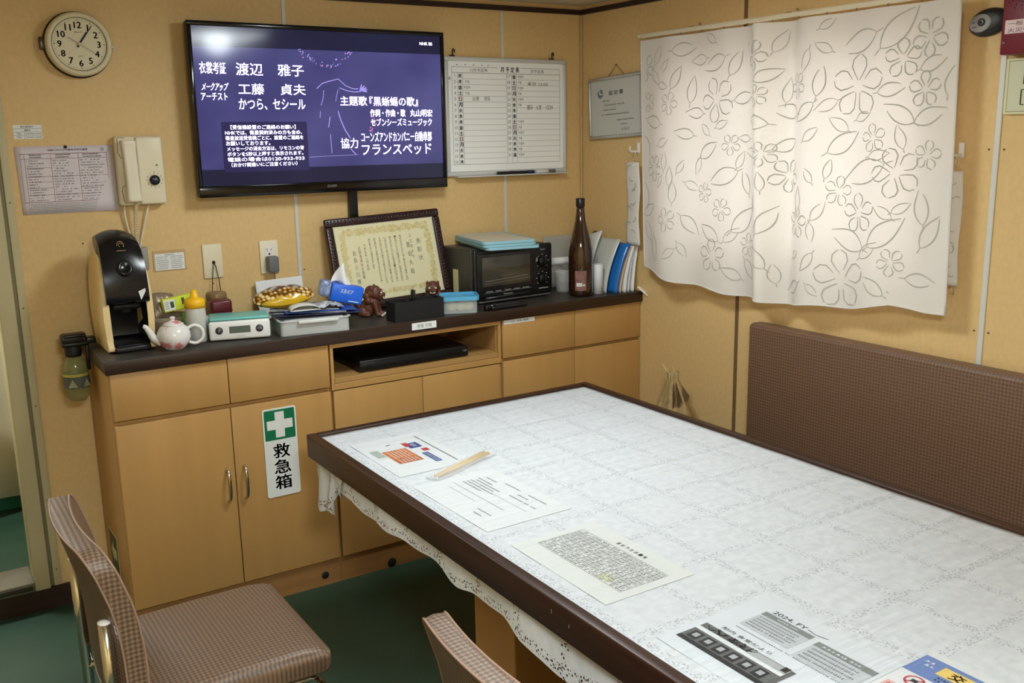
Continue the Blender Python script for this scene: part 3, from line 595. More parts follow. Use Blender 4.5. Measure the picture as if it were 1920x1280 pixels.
b.scrib(.005, -.060, .12, -.048, 1, 0, 0, .006, .95, seed=1); b.scrib(.03, -.078, .075, -.068, 1, 0, 0, .006, .95, seed=2); b.text('会 長 印', .035, -.100, .085, -.088, 0); b.obj('print', [ink, mat('emblem_blue', (46, 84, 112), .5)], t)
b = MB(); b.box(-fx + .0135, fx - .0135, -.0135, -.0125, -fz + .0135, fz - .0135); b.obj('glass', mat('cert_glass', (240, 242, 240), .12, alpha=.07, spec=.6), t)
b = MB(); b.tube([(-.055, -.006, fz - .002), (.0, -.003, fz + .044), (.055, -.006, fz - .002)], .0012, 6); b.lathe([(.003, 0), (.003, .008), (.0001, .009)], 10, M=Matrix.Translation((0, .001, fz + .044)) @ Y); b.obj('hanging_cord', mat('cord_brown', (110, 84, 40), .7), t)
# ------------------------------------------------------------------ things on the worktop, left to right
def sq(c, e): return math.copysign(abs(c) ** e, c)
# capsule-shaped coffee machine
t = thing('coffee_machine', 'tall black coffee machine with cream side panels on the worktop\'s left end', 'coffee machine', (-2.062, -.175, ZC))
side = [(.125, 0), (.146, .08), (.150, .18), (.136, .25), (.105, .298), (.05, .326), (-.01, .330), (-.060, .314), (-.090, .280), (-.112, .235), (-.126, .16), (-.130, .09), (-.128, .04), (-.122, 0)]
def smooth_poly(P, n=4):
    out = []; k = len(P)
    for i in range(k):
        p0, p1, p2, p3 = [Vector((*P[(i + d) % k], 0)) for d in (-1, 0, 1, 2)]
        for j in range(n):
            t_ = j / n; out.append(tuple((.5 * ((2 * p1) + (p2 - p0) * t_ + (2 * p0 - 5 * p1 + 4 * p2 - p3) * t_ ** 2 + (3 * p1 - p0 - 3 * p2 + p3) * t_ ** 3))[:2]))
    return out
SIDE = lambda x: frame((x, 0, 0), (0, 1, 0), (0, 0, 1))     # u = y, v = z, normal = +x
shell = mat('machine_cream', (226, 202, 150), .4)
for x in (-.078, .058):
    b = MB(); pp = [(y, max(.002, z)) for y, z in smooth_poly(side)]
    b.prism(pp, .020, M=SIDE(x), smooth=True); b.obj('side_panel', shell, t, bevel=.004)
b = MB()
head = [(.12, .0), (.13, .20), (.118, .30), (.085, .35), (.03, .3665), (-.03, .362), (-.075, .340), (-.108, .295), (-.128, .235), (-.135, .175), (-.134, .158), (-.115, .152), (-.06, .146), (.02, .140), (.035, .06), (.035, .024), (-.02, .022), (-.132, .022), (-.138, .016), (-.138, .002), (.11, .002)]
b.prism(head, .118, M=SIDE(-.059), smooth=True); b.obj('body', mat('machine_black', (13, 13, 14), .3), t, bevel=.004)
b = MB()
hood = [(-.02, .3665), (.03, .371), (-.03, .3675), (-.080, .345), (-.114, .298), (-.134, .238), (-.141, .176), (-.139, .156), (-.125, .150), (-.10, .2), (-.07, .30), (-.02, .345)]
b.prism([(.05, .369), (-.005, .3705), (-.045, .362), (-.083, .343), (-.116, .298), (-.136, .238), (-.143, .178), (-.141, .156), (-.128, .150), (-.09, .2), (-.04, .32), (.04, .35)], .134, M=SIDE(-.067), smooth=True); bmesh.ops.subdivide_edges(b.bm, edges=[e for e in b.bm.edges if abs(e.verts[0].co.x - e.verts[1].co.x) > .1], cuts=9); b.obj('hood', mat('machine_gloss', (16, 17, 20), .22), t, bevel=.010)
def hoodM(v, off): # a frame on the hood's sloping front, v along it
    a = Vector((0, -.136, .238)); c = Vector((0, -.083, .343)); d_ = (c - a).normalized(); o = a + d_ * v; M = frame((o.x, o.y, o.z), (1, 0, 0), tuple(d_)); return M @ Matrix.Translation((0, 0, off))
b = MB()
for x in (-.0595, .0575): b.prism([(y * .97, .004 + z * .985) for y, z in smooth_poly([(y if y > 0 else y * 1.02, max(.002, z)) for y, z in side])], .002, M=SIDE(x))
b.obj('inner_cheek', mat('machine_inner', (12, 12, 13), .5), t)
b = MB(); b.lathe([(.026, 0), (.026, .008), (.020, .012), (.016, .009), (.0001, .008)], 26, M=hoodM(.022, .004)); b.ell((0, -.128, .262), .010, .008, .010); b.obj('brew_dial', mat('machine_gloss', (16, 17, 20)), t)
b = MB(); b.M = hoodM(.093, .0085); gold = mat('logo_gold', (120, 96, 56), .4, .5)
b.line(arc(0, .006, .012, -.6, 3.4, 14), .003); b.line(arc(0, .006, .006, .2, 4.4, 12), .0025); b.line([(-.016, -.012), (.016, -.012)], .003); b.obj('emblem', gold, t)
b = MB(); b.M = FRONT(0, -.1445, 0)
for i, z in enumerate((.205, .198, .191)): b.flat(-.022, z, .022, z + .0028)
b.obj('vent_slots', blackmatte, t)
b = MB(); b.put([(.033, -.1452, .188), (.056, -.1452, .196), (.056, -.1436, .186), (.040, -.1430, .160)], [(0, 1, 2, 3)]); b.obj('white_sticker', paper, t)
b = MB(); b.cyl((0, -.085, .118), .018, .034, 18); b.box(-.045, .045, -.11, -.02, .128, .150, .01); b.obj('nozzle', blackmatte, t)
b = MB(); b.box(-.060, .060, -.152, -.02, 0.0005, .020, .006); b.box(-.052, .052, -.142, -.03, .019, .023, .002); b.obj('drip_tray', mat('tray_black', (24, 24, 26), .4), t)

for o in t.children:      # the casing swells at mid height and narrows to the top
    for v in o.data.vertices:
        z = v.co.z; v.co.z *= 1.045; k_ = .93 + .07 * min(1, z / .1) if z < .1 else (1 - .24 * max(0, (z - .13) / .24) ** 2); v.co.x *= k_
        if o.name.startswith('hood'): v.co.x *= 1 + .15 * min(1, max(0, (z - .22) / .10))
        if v.co.y > 0: v.co.y *= .66
        if z > .2: v.co.z -= .020 * min(1, (z - .2) / .14) * (v.co.x / .06) ** 2

# jar hanging at the worktop end on a black clamp
t = thing('hanging_bottle', 'small green glass bottle hanging from a black clamp at the worktop\'s left end', 'bottle', (-2.218, -.135, .772))
b = MB(); b.lathe([(.0001, 0), (.026, 0), (.036, .012), (.038, .05), (.040, .09), (.037, .125), (.022, .15), (.020, .165)], 26); b.obj('body', mat('green_glass', (136, 144, 92), .1, alpha=.5, coat=.6), t)
b = MB(); b.lathe([(.0395, .045), (.0412, .085)], 26, cap=False); b.obj('label', mat('bottle_label_grey', (84, 88, 80), .6), t)
b = MB(); b.lathe([(.0410, .0855), (.0400, .094)], 26, cap=False); b.obj('label_stripe', mat('label_yellow', (168, 160, 70), .6), t)
b = MB()
for a0 in (-2.2, -1.1, 0):
    M = Matrix.Rotation(a0 + .2, 4, 'Z'); b.M = M @ frame((.0422, 0, 0), (0, 1, 0), (0, 0, 1)); b.poly([(-.016, .05), (.016, .05), (.0, .078)])
b.obj('label_mark', mat('label_pale', (150, 150, 120), .6), t)
b = MB(); b.lathe([(.024, .150), (.026, .155), (.026, .185), (.020, .190), (.0001, .190)], 22); b.obj('cap', blackmatte, t)
b = MB(); b.box(-.036, .047, -.03, .03, .186, .200, .004); b.box(-.030, .042, -.026, .026, .212, .226, .004); b.box(-.034, .034, -.026, .026, .195, .222, .003); b.box(.037, .0475, -.018, .018, .10, .196, .003); b.box(.041, .072, -.02, .02, .1905, .210, .004); b.obj('clamp', black, t)

# teapot
porc = None
def porcelain():
    m = bpy.data.materials.new('flowered_porcelain'); m.use_nodes = True; nt = m.node_tree; N = nt.nodes; L = nt.links; p = N['Principled BSDF']; p.inputs['Roughness'].default_value = .18
    tc = N.new('ShaderNodeTexCoord'); vo = N.new('ShaderNodeTexVoronoi'); vo.inputs['Scale'].default_value = 24; L.new(tc.outputs['Object'], vo.inputs['Vector'])
    nz = N.new('ShaderNodeTexNoise'); nz.inputs['Scale'].default_value = 150; L.new(tc.outputs['Object'], nz.inputs['Vector'])
    d_ = math_node(nt, 'ADD', vo.outputs['Distance'], math_node(nt, 'MULTIPLY', math_node(nt, 'SUBTRACT', nz.outputs['Fac'], .5), .45))
    rp = N.new('ShaderNodeValToRGB'); rp.color_ramp.elements[0].color = lin((206, 128, 128)); rp.color_ramp.elements[0].position = .24; rp.color_ramp.elements[1].color = lin((226, 224, 222)); rp.color_ramp.elements[1].position = .44
    e = rp.color_ramp.elements.new(.34); e.color = lin((222, 176, 172)); L.new(d_, rp.inputs[0]); L.new(rp.outputs[0], p.inputs['Base Color']); return m
porc = porcelain(); whiteporc = mat('white_porcelain', (226, 225, 222), .18)
t = thing('teapot', 'small white teapot with pink flowers in front of the coffee machine', 'teapot', (-1.9385, -.350, ZC), rz=math.radians(-11))
b = MB(); b.lathe([(.0001, .0), (.030, 0), (.034, .004), (.047, .018), (.0535, .038), (.052, .056), (.043, .072), (.032, .080), (.030, .082)], 36, cap=False); b.obj('body', porc, t)
b = MB(); b.lathe([(.034, .079), (.034, .082), (.024, .089), (.010, .093), (.006, .096), (.009, .101), (.008, .106), (.0001, .108)], 28); b.obj('lid', porc, t)
b = MB(); b.tube(curve([(-.040, 0, .026), (-.062, 0, .040), (-.074, 0, .062), (-.084, 0, .078), (-.092, 0, .083)], 4), [.017 - .0108 * (i / 16) ** .7 for i in range(17)], 16); b.obj('spout', whiteporc, t)
b = MB(); b.tube(curve([(.044, 0, .064), (.066, 0, .073), (.086, 0, .062), (.093, 0, .042), (.086, 0, .022), (.066, 0, .012), (.046, 0, .018)]), .0056, 12); b.obj('handle', whiteporc, t)

# squeeze bottle
t = thing('squeeze_bottle', 'frosted squeeze bottle with a yellow nozzle cap behind the teapot', 'bottle', (-1.846, -.285, ZC))
b = MB(); b.lathe([(.0001, 0), (.030, 0), (.034, .004), (.034, .095), (.0325, .118), (.031, .122)], 28); b.obj('body', mat('frosted_bottle', (208, 208, 202), .35, alpha=.8), t)
b = MB(); b.lathe([(.0345, .118), (.0345, .140), (.030, .148), (.014, .153), (.011, .170), (.008, .178), (.0001, .179)], 28); b.obj('cap', mat('yellow_cap', (238, 184, 26), .4), t)

# kitchen scale
t = thing('kitchen_scale', 'teal digital kitchen scale with a white control front on the worktop', 'scale', (-1.7035, -.292, ZC), rz=math.radians(-15))
teal = mat('scale_teal', (74, 160, 152), .4); b = MB(); b.box(-.102, .102, -.058, .062, .004, .066, .012, 3); b.obj('body', teal, t)
b = MB(); b.box(-.098, .098, -.056, .060, .068, .078, .006, 3); b.box(-.08, .08, -.04, .05, .064, .07); b.obj('platform', mat('scale_teal_light', (110, 184, 176), .35), t)
b = MB(); b.box(-.101, .101, -.066, -.050, .003, .068, .010, 3); b.obj('front_panel', mat('scale_white', (228, 228, 226), .35), t)
b = MB(); b.M = FRONT(0, -.0664, 0); b.flat(-.035, .026, .035, .050); b.obj('display', mat('lcd_grey', (92, 98, 92), .3), t)
for x in (-.068, .065): b = MB(); b.lathe([(.0125, 0), (.0125, .002), (.0001, .0025)], 20, M=Matrix.Translation((x, -.066, .038)) @ Y); b.obj('button', mat('button_grey', (66, 68, 68), .4), t)
b = MB(); b.M = FRONT(0, -.0666, 0); b.text('TANITA', -.015, .013, .015, .018); b.text('g', -.071, .0335, -.065, .042, z=.003); b.text('ON', .058, .034, .072, .041, z=.003); b.obj('marking', mat('mark_grey', (170, 170, 170), .5), t)
for x in (-.08, .08):
    for y in (-.04, .045): b = MB(); b.cyl((x, y, 0), .012, .006, 12); b.obj('foot', blackmatte, t)

# tea corner behind: bowl, pouch, boxes
t = thing('tea_bowl', 'grey brown plastic bowl of tea packets behind the teapot', 'bowl', (-1.902, -.150, ZC))
b = MB(); b.lathe([(.0001, .0), (.040, 0), (.046, .006), (.066, .060), (.072, .078), (.069, .079), (.062, .060), (.044, .010), (.0001, .008)], 32); b.obj('bowl', mat('taupe_plastic', (150, 138, 118), .4), t)
def pack(name, label, cat, loc, rot, sx, sy, sz, m, grp=None, r=.004, extra=None):
    t = thing(name, label, cat, loc, rot=rot, group=grp); b = MB(); b.box(-sx / 2, sx / 2, -sy / 2, sy / 2, 0, sz, r, 2); b.obj('carton', m, t)
    if extra: extra(t)
    return t
def yg(t):
    b = MB(); b.M = FRONT(0, -.0134, 0); b.flat(-.050, .004, -.012, .042, 0); b.obj('white_panel', paper, t)
    b = MB(); b.M = FRONT(0, -.0137, 0); b.flat(-.028, .012, -.016, .034, 0); b.flat(.012, .016, .022, .040, 0); b.scrib(-.046, .01, -.032, .038, 4, 0, 0, .004); b.obj('print', mat('box_print', (60, 80, 50), .6), t)
pack('tea_box', 'yellow green tea carton with a white panel lying on the tea bowl', 'tea box', (-1.868, -.150, ZC + .0955), (0, math.radians(-7), math.radians(4)), .104, .026, .046, mat('lime_carton', (206, 220, 58), .5), None, .002, yg)
def gp(t):
    b = MB(); b.M = FRONT(0, -.0114, 0); b.flat(-.026, .058, .01, .074); b.poly([(-.012, .03), (.026, .005), (.028, .012), (-.008, .04)], 1); b.obj('print', [paper, ink], t)
pack('tea_packet', 'bright green tea packet leaning at the bowl below the lime carton', 'tea packet', (-1.842, -.222, ZC + .0005), (math.radians(-6), 0, math.radians(-6)), .062, .022, .092, mat('green_packet', (98, 190, 58), .4), None, .005, gp)
def pouch(name, label, loc, rot, L_, W_, T_, mats, pinch=.1, cat='bag'):
    t = thing(name, label, cat, loc, rot=rot); r = random.Random(5); b = MB()
    def f(sg):
        def g(u, v):
            a = 2 * u - 1; c = 2 * v - 1; h = max(0, (1 - abs(a) ** 2.2)) ** .6 * max(0, (1 - abs(c) ** 2.6)) ** .6
            return (a * L_ / 2, c * W_ / 2 * (1 - pinch * abs(a) ** 2.2), sg * (T_ / 2 * h * (1 + .10 * math.sin(9 * a + 5 * c)) + .0006))
        return g
    b.grid(f(1), 36, 20); b.grid(lambda u, v: f(-1)(1 - u, v), 36, 20); b.obj('film', mats, t); return t
pouch('foil_pouch', 'crumpled grey brown foil pouch in the tea bowl beside the coffee machine', (-1.912, -.118, ZC + .105), (math.radians(72), math.radians(8), math.radians(6)), .075, .10, .030, mat('grey_foil', (140, 124, 104), .35, .3, noise=.25, scale=(40, 40, 40), bump=.5))
# glass jar with a brown lid, dark red case
t = thing('glass_jar', 'glass jar with a brown lid below the cable plate', 'jar', (-1.716, -.085, ZC))
b = MB(); b.lathe([(.0001, 0), (.031, 0), (.034, .004), (.034, .085), (.028, .098), (.027, .108)], 26); b.obj('jar', mat('amber_jar', (176, 146, 96), .12, alpha=.72), t)
b = MB(); b.lathe([(.036, .104), (.0365, .108), (.0365, .126), (.034, .131), (.0001, .132)], 28); b.lathe([(.037, .110), (.0378, .114), (.037, .118)], 28, cap=False); b.obj('lid', mat('brown_lid', (128, 102, 68), .35), t)
t = thing('red_case', 'dark red rounded plastic case on a black tub behind the kitchen scale', 'case', (-1.722, -.150, ZC + .062), rz=math.radians(-6))
b = MB(); b.box(-.037, .037, -.026, .026, 0, .052, .010, 3); b.obj('case', mat('maroon_plastic', (92, 28, 36), .35), t)
b = MB(); b.box(-.0375, .0375, -.0265, .0265, .012, .015, .001, 1); b.obj('seam', mat('maroon_dark', (58, 18, 24), .4), t)
t = thing('black_tub', 'low black tub between the kitchen scale and the glass jar', 'tub', (-1.722, -.150, ZC), rz=math.radians(-6)); b = MB(); b.box(-.042, .042, -.031, .031, 0, .061, .006, 2); b.obj('tub', blackmatte, t)
t = thing('small_dish', 'small pale saucer tilted behind the squeeze bottle', 'dish', (-1.797, -.160, ZC)); b = MB(); b.lathe([(.0001, 0), (.016, 0), (.018, .003), (.029, .062), (.027, .062), (.015, .006), (.0001, .005)], 24); b.obj('dish', mat('pale_cup', (196, 192, 184), .35), t)
t = thing('wooden_stick', 'thin brown stick leaning behind the kitchen scale', 'stick', (-1.625, -.19, ZC + .001)); b = MB(); b.tube([(-.04, 0, .004), (.045, .05, .062)], .0022, 8); b.obj('stick', mat('stick_brown', (110, 70, 42), .6), t)
t = thing('brown_roll', 'brown paper roll lying beside the stack of magazines', 'roll', (-1.605, -.110, ZC)); b = MB(); b.cyl((-.03, 0, .0145), .0145, .075, 16, axis='x'); b.obj('roll', mat('roll_brown', (112, 62, 46), .7), t)

# white card leaning on the wall
t = thing('white_card', 'blank white card leaning on the wall below the power outlet', 'card', (-1.457, -.045, ZC + .0005), rot=(math.radians(-8), math.radians(-1.5), 0)); b = MB(); b.box(-.092, .092, -.010, 0, 0.004, .150, .002, 1); b.obj('card', mat('card_white', (228, 227, 228), .6), t)

# clear plastic tray with papers
t = thing('plastic_tray', 'clear plastic tray of papers at the worktop\'s front edge', 'tray', (-1.4565, -.320, ZC), rz=math.radians(-8))
b = MB(); tx, ty, th = .122, .088, .052
def wallring(b, x0, y0, x1, y1, z0, z1, tk, r):
    po = rrect(x0, y0, x1, y1, r); pi_ = rrect(x0 + tk, y0 + tk, x1 - tk, y1 - tk, max(.001, r - tk)); n = len(po)
    vs = [(x, y, z0) for x, y in po] + [(x, y, z1) for x, y in po] + [(x, y, z1) for x, y in pi_] + [(x, y, z0) for x, y in pi_]
    fs = []
    for i in range(n):
        j = (i + 1) % n
        for a in range(3): fs.append((a * n + i, a * n + j, (a + 1) * n + j, (a + 1) * n + i))
    b.put(vs, fs, None, False)
wallring(b, -tx, -ty, tx, ty, 0, th, .0025, .012); b.prism(rrect(-tx + .001, -ty + .001, tx - .001, ty - .001, .012), .0025, M=TOP(0, 0, .0003)); b.obj('tray', mat('frost_tray', (204, 206, 204), .3, alpha=.62), t)
b = MB(); wallring(b, -tx - .006, -ty - .006, tx + .006, ty + .006, th - .002, th + .001, .009, .016); b.obj('rim', mat('frost_rim', (222, 224, 222), .3, alpha=.85), t)
b = MB(); b.box(-.062, .080, -ty - .014, -ty - .005, th - .012, th + .001, .003); b.obj('grip', mat('frost_rim', (222, 224, 222)), t)
TR = math.radians(-9)
def sheetpile(name, label, cat, loc, rot, sx, sy, n, cols, thick=.0022, grp=None, wav=.004, sd=1):
    t = thing(name, label, cat, loc, rot=rot, group=grp); r = random.Random(sd)
    for i in range(n):
        b = MB(); dx, dy = r.uniform(-.006, .006), r.uniform(-.004, .004); a = r.uniform(-.03, .03)
        b.M = Matrix.Translation((dx, dy, i * thick)) @ Matrix.Rotation(a, 4, 'Z'); ph = r.uniform(0, 6)
        b.grid(lambda u, v: ((u - .5) * sx, (v - .5) * sy, wav * (math.sin(3 * u + ph) * (abs(u - .5) * 2) ** 2 + 1) * .5 + .0004 * i), 10, 6); b.obj('sheet', cols[i % len(cols)], t, solid=thick * .8, off=1)
    return t
navy = mat('navy_folder', (30, 34, 76), .45); magp = mat('magazine_paper', (176, 178, 184), .45, noise=.35, scale=(35, 35, 35), col2=(88, 92, 104)); blu = mat('blue_cover', (34, 70, 150), .4)
sheetpile('paper_pile', 'pile of white papers and a navy folder inside the clear plastic tray', 'papers', (-1.4565, -.320, ZC + .004), (0, 0, TR), .205, .14, 8, [paper, navy, paper, mat('grey_paper', (188, 190, 190), .7)], .0052, sd=3)
t = thing('magazine_pile', 'pile of glossy magazines spread over the clear plastic tray', 'magazines', (-1.440, -.285, ZC + .0590), rot=(math.radians(-.6), math.radians(.8), math.radians(-19)))
r = random.Random(8)
for i, (sx, sy, dx, dy, a, m) in enumerate(((.30, .19, .02, 0, .10, navy), (.27, .17, -.005, .005, -.08, magp), (.25, .18, .025, .0, .12, blu), (.24, .17, -.02, .008, -.02, magp))):
    b = MB(); b.M = Matrix.Translation((dx, dy, i * .0048)) @ Matrix.Rotation(a, 4, 'Z'); b.box(-sx / 2, sx / 2, -sy / 2, sy / 2, 0, .0042, .0008, 1)
    b.obj('magazine', m, t)
b = MB(); b.M = TOP(-.02, 0, .0190); b.scrib(-.10, -.07, .09, .07, 7, 0, 0, .02, .9, .6, .2, seed=5); b.obj('cover_print', [mat('cover_print', (60, 66, 90), .5), paper], t)
t = thing('folded_leaflet', 'folded white leaflet lying on top of the magazines', 'leaflet', (-1.488, -.350, ZC + .0795), rz=math.radians(-9)); b = MB()
b.grid(lambda u, v: (-.052 + .105 * u, -.035 + .07 * v, .0015 + .018 * math.sin(PI * u) ** .5 * 1.0), 14, 3); b.grid(lambda u, v: (-.052 + .105 * u, -.035 + .07 * v, .0012), 6, 3); b.obj('leaflet', mat('leaflet_white', (218, 218, 214), .5), t, solid=.0014)
t = thing('crumpled_leaflet', 'crumpled silver wrapper lying between the snack bag and the blue tissue pack', 'wrapper', (-1.400, -.350, ZC + .0795), rz=math.radians(-14)); b = MB(); rr_ = random.Random(4); hh = [[rr_.uniform(0, .016) for _ in range(12)] for _ in range(9)]
b.grid(lambda u, v: (-.055 + .11 * u, -.04 + .08 * v, .002 + hh[int(v * 8)][int(u * 11)] * (1 - abs(2 * u - 1) ** 3)), 11, 8, smooth=False); b.obj('wrapper', mat('silver_wrap', (176, 180, 188), .3, .3), t, solid=.001)
# snack bag
def snackmat():
    m = bpy.data.materials.new('snack_print'); m.use_nodes = True; nt = m.node_tree; N = nt.nodes; L = nt.links; p = N['Principled BSDF']; p.inputs['Roughness'].default_value = .25
    tc = N.new('ShaderNodeTexCoord'); vo = N.new('ShaderNodeTexVoronoi'); vo.inputs['Scale'].default_value = 62; vo.inputs['Randomness'].default_value = .35; L.new(tc.outputs['Object'], vo.inputs['Vector'])
    rp = N.new('ShaderNodeValToRGB'); rp.color_ramp.interpolation = 'LINEAR'; e = rp.color_ramp.elements; e[0].position = .30; e[0].color = lin((232, 214, 170)); e[1].position = .62; e[1].color = lin((92, 58, 20)); q = e.new(.45); q.color = lin((190, 140, 40)); L.new(vo.outputs['Distance'], rp.inputs[0])
    sx = N.new('ShaderNodeSeparateXYZ'); L.new(tc.outputs['Object'], sx.inputs[0]); nz = N.new('ShaderNodeTexNoise'); nz.inputs['Scale'].default_value = 45; L.new(tc.outputs['Object'], nz.inputs['Vector'])
    r2 = N.new('ShaderNodeValToRGB'); r2.color_ramp.elements[0].color = lin((96, 62, 40)); r2.color_ramp.elements[1].color = lin((196, 188, 176)); r2.color_ramp.elements[0].position = .42; r2.color_ramp.elements[1].position = .62; L.new(nz.outputs[0], r2.inputs[0])
    f1 = math_node(nt, 'GREATER_THAN', sx.outputs[1], .008); mx = N.new('ShaderNodeMixRGB'); L.new(f1, mx.inputs[0]); L.new(rp.outputs[0], mx.inputs[1]); L.new(r2.outputs[0], mx.inputs[2])
    f2 = math_node(nt, 'LESS_THAN', sx.outputs[1], -.034); m2 = N.new('ShaderNodeMixRGB'); L.new(f2, m2.inputs[0]); L.new(mx.outputs[0], m2.inputs[1]); m2.inputs[2].default_value = lin((196, 158, 20)); L.new(m2.outputs[0], p.inputs['Base Color']); return m
pouch('snack_bag', 'puffed golden brown snack bag lying on the magazines', (-1.526, -.258, ZC + .1175), (math.radians(26), math.radians(-3), math.radians(-6)), .215, .108, .060, snackmat(), .62)
# pocket tissue box
t = thing('tissue_pack', 'bright blue tissue pack with white tissue pulled out, tilted on the magazines', 'tissues', (-1.318, -.292, ZC + .0800), rot=(0, math.radians(13), math.radians(-14)))
b = MB(); b.box(-.050, .066, -.032, .032, .002, .066, .004, 2); b.obj('carton', mat('tissue_blue', (24, 96, 214), .35), t)
b = MB(); b.box(-.092, -.0505, -.030, .030, .012, .072, .012, 3); b.obj('clear_wrap', mat('wrap_print', (186, 198, 220), .2, noise=.4, scale=(70, 70, 70), col2=(84, 108, 170), alpha=.75), t)
b = MB(); b.M = FRONT(.006, -.0324, .036); b.text('エルモア', -.024, .000, .022, .015, bold=.0006, shear=.15); b.obj('print', mat('tissue_print', (220, 230, 240), .5), t)
b = MB(); b.M = FRONT(.006, -.0324, .036); b.flat(.010, -.027, .048, -.024); b.obj('small_print', mat('tissue_print', (220, 230, 240), .5), t)
b = MB()
def tis(u, v):
    a = (u - .5) * .085; h = v * (.075 - .045 * abs(2 * u - .9)); return (-.012 + a * (1 - .35 * v) - .004 * v, .012 * math.sin(7 * u + 2 * v) * (1 - .4 * v) + .006 * v, .064 + h + .006 * math.sin(5 * u))
b.grid(tis, 16, 8); b.obj('tissue', mat('tissue_white', (226, 226, 222), .9), t, solid=.001)

# award certificate in a dark carved frame, leaning on the wall
t = thing('award_frame', 'dark carved frame with a cream award certificate leaning on the wall behind the worktop', 'framed award', (0, 0, 0))
al = math.radians(13.5); t.matrix_world = Matrix.Translation((-1.012, -.118, ZC + .0105)) @ Matrix.Rotation(math.radians(-2.0), 4, 'Y') @ Matrix.Rotation(-al, 4, 'X')
aw, ah = .249, .366
b = MB(); fw = .032
for q in ((-aw, aw, 0, fw), (-aw, aw, ah - fw, ah), (-aw, -aw + fw, fw, ah - fw), (aw - fw, aw, fw, ah - fw)): b.box(q[0], q[1], -.020, -.002, q[2], q[3], .006, 2)
r = random.Random(1)
for i in range(34):
    x = -aw + .012 + (2 * aw - .024) * i / 33
    for z in (fw / 2, ah - fw / 2): b.ell((x, -.020, z), .0055, .003, .009, 8)
for i in range(22):
    z = fw + (ah - 2 * fw) * (i + .5) / 22
    for x in (-aw + fw / 2, aw - fw / 2): b.ell((x, -.020, z), .009, .003, .0055, 8)
b.obj('frame', mat('carved_dark_wood', (46, 24, 24), .35, noise=.25, scale=(60, 60, 60)), t)
b = MB(); b.box(-aw + fw - .004, aw - fw + .004, -.010, -.004, fw - .004, ah - fw + .004); b.obj('sheet', mat('award_cream', (226, 218, 172), .6), t)
b = MB(); b.M = FRONT(0, -.0104, 0); r = random.Random(12); g0 = (-.185, .062, .185, .306)
def fuzz(x0, z0, x1, z1, n, wd):
    for i in range(n):
        u = r.random(); x = x0 + (x1 - x0) * u + r.uniform(-wd, wd); z = z0 + (z1 - z0) * u + r.uniform(-wd, wd); s_ = r.uniform(.005, .011); pts = [(x + s_ * math.cos(a) * r.uniform(.6, 1), z + s_ * math.sin(a) * r.uniform(.6, 1)) for a in [k_ * PI / 3 for k_ in range(6)]]; b.poly(pts, r.choice((0, 0, 1)), r.uniform(0, .0003))
fuzz(g0[0], g0[3], g0[2], g0[3], 190, .011); fuzz(g0[0], g0[1], g0[0], g0[3], 120, .010); fuzz(g0[2], g0[1], g0[2], g0[3], 120, .010); fuzz(g0[0], g0[1], g0[2], g0[1], 120, .006)
b.obj('gold_border', [mat('gold_a', (212, 196, 132), .6), mat('gold_b', (200, 180, 108), .6)], t)
b = MB(); b.M = FRONT(0, -.0110, 0)
for i, s in enumerate('表彰状'): b.text(s, .128, .232 - i * .034, .148, .254 - i * .034, 0, keep=False)
for i, s in enumerate('公立船会社'): b.text(s, .100, .262 - i * .021, .110, .276 - i * .021, 0)
for i, s in enumerate('夏伯丸殿'): b.text(s, .082, .222 - i * .036, .099, .243 - i * .036, 0)
cols = '貴船は永年にわたり海上輸送の安全運航に努め|一致協力してその職責を全うし無事故の記録を|樹立されましたこれは乗組員一同の日頃の努力|によるものでありその功績は誠に顕著でありま|す会社創立以来の優秀な成績を称えここに記念|品を贈り深く感謝の意を表するとともに今後|ますますのご活躍を祈念します'.split('|')
for c_, s in enumerate(cols):
    x = .056 - c_ * .0225
    for i, ch in enumerate(s): b.text(ch, x, .268 - i * .0088, x + .0095, .2755 - i * .0088, 0)
for i, s in enumerate('令和五年七月吉日'): b.text(s, -.104, .246 - i * .0135, -.094, .2565 - i * .0135, 0)
for i, s in enumerate('全国海運協会理事'): b.text(s, -.128, .236 - i * .0165, -.117, .2495 - i * .0165, 1 if 2 < i < 6 else 0)
for i, s in enumerate('会長小川博'): b.text(s, -.154, .214 - i * .028, -.139, .234 - i * .028, 0)
b.flat(-.152, .066, -.138, .080, 1); b.obj('lettering', [mat('brush_ink', (92, 86, 62), .7), mat('seal_red', (176, 92, 66), .7)], t)
b = MB(); b.box(-aw + fw - .002, aw - fw + .002, -.0155, -.0145, fw - .002, ah - fw + .002); b.obj('glass', mat('award_glass', (240, 242, 240), .06, alpha=.07, spec=.7), t)

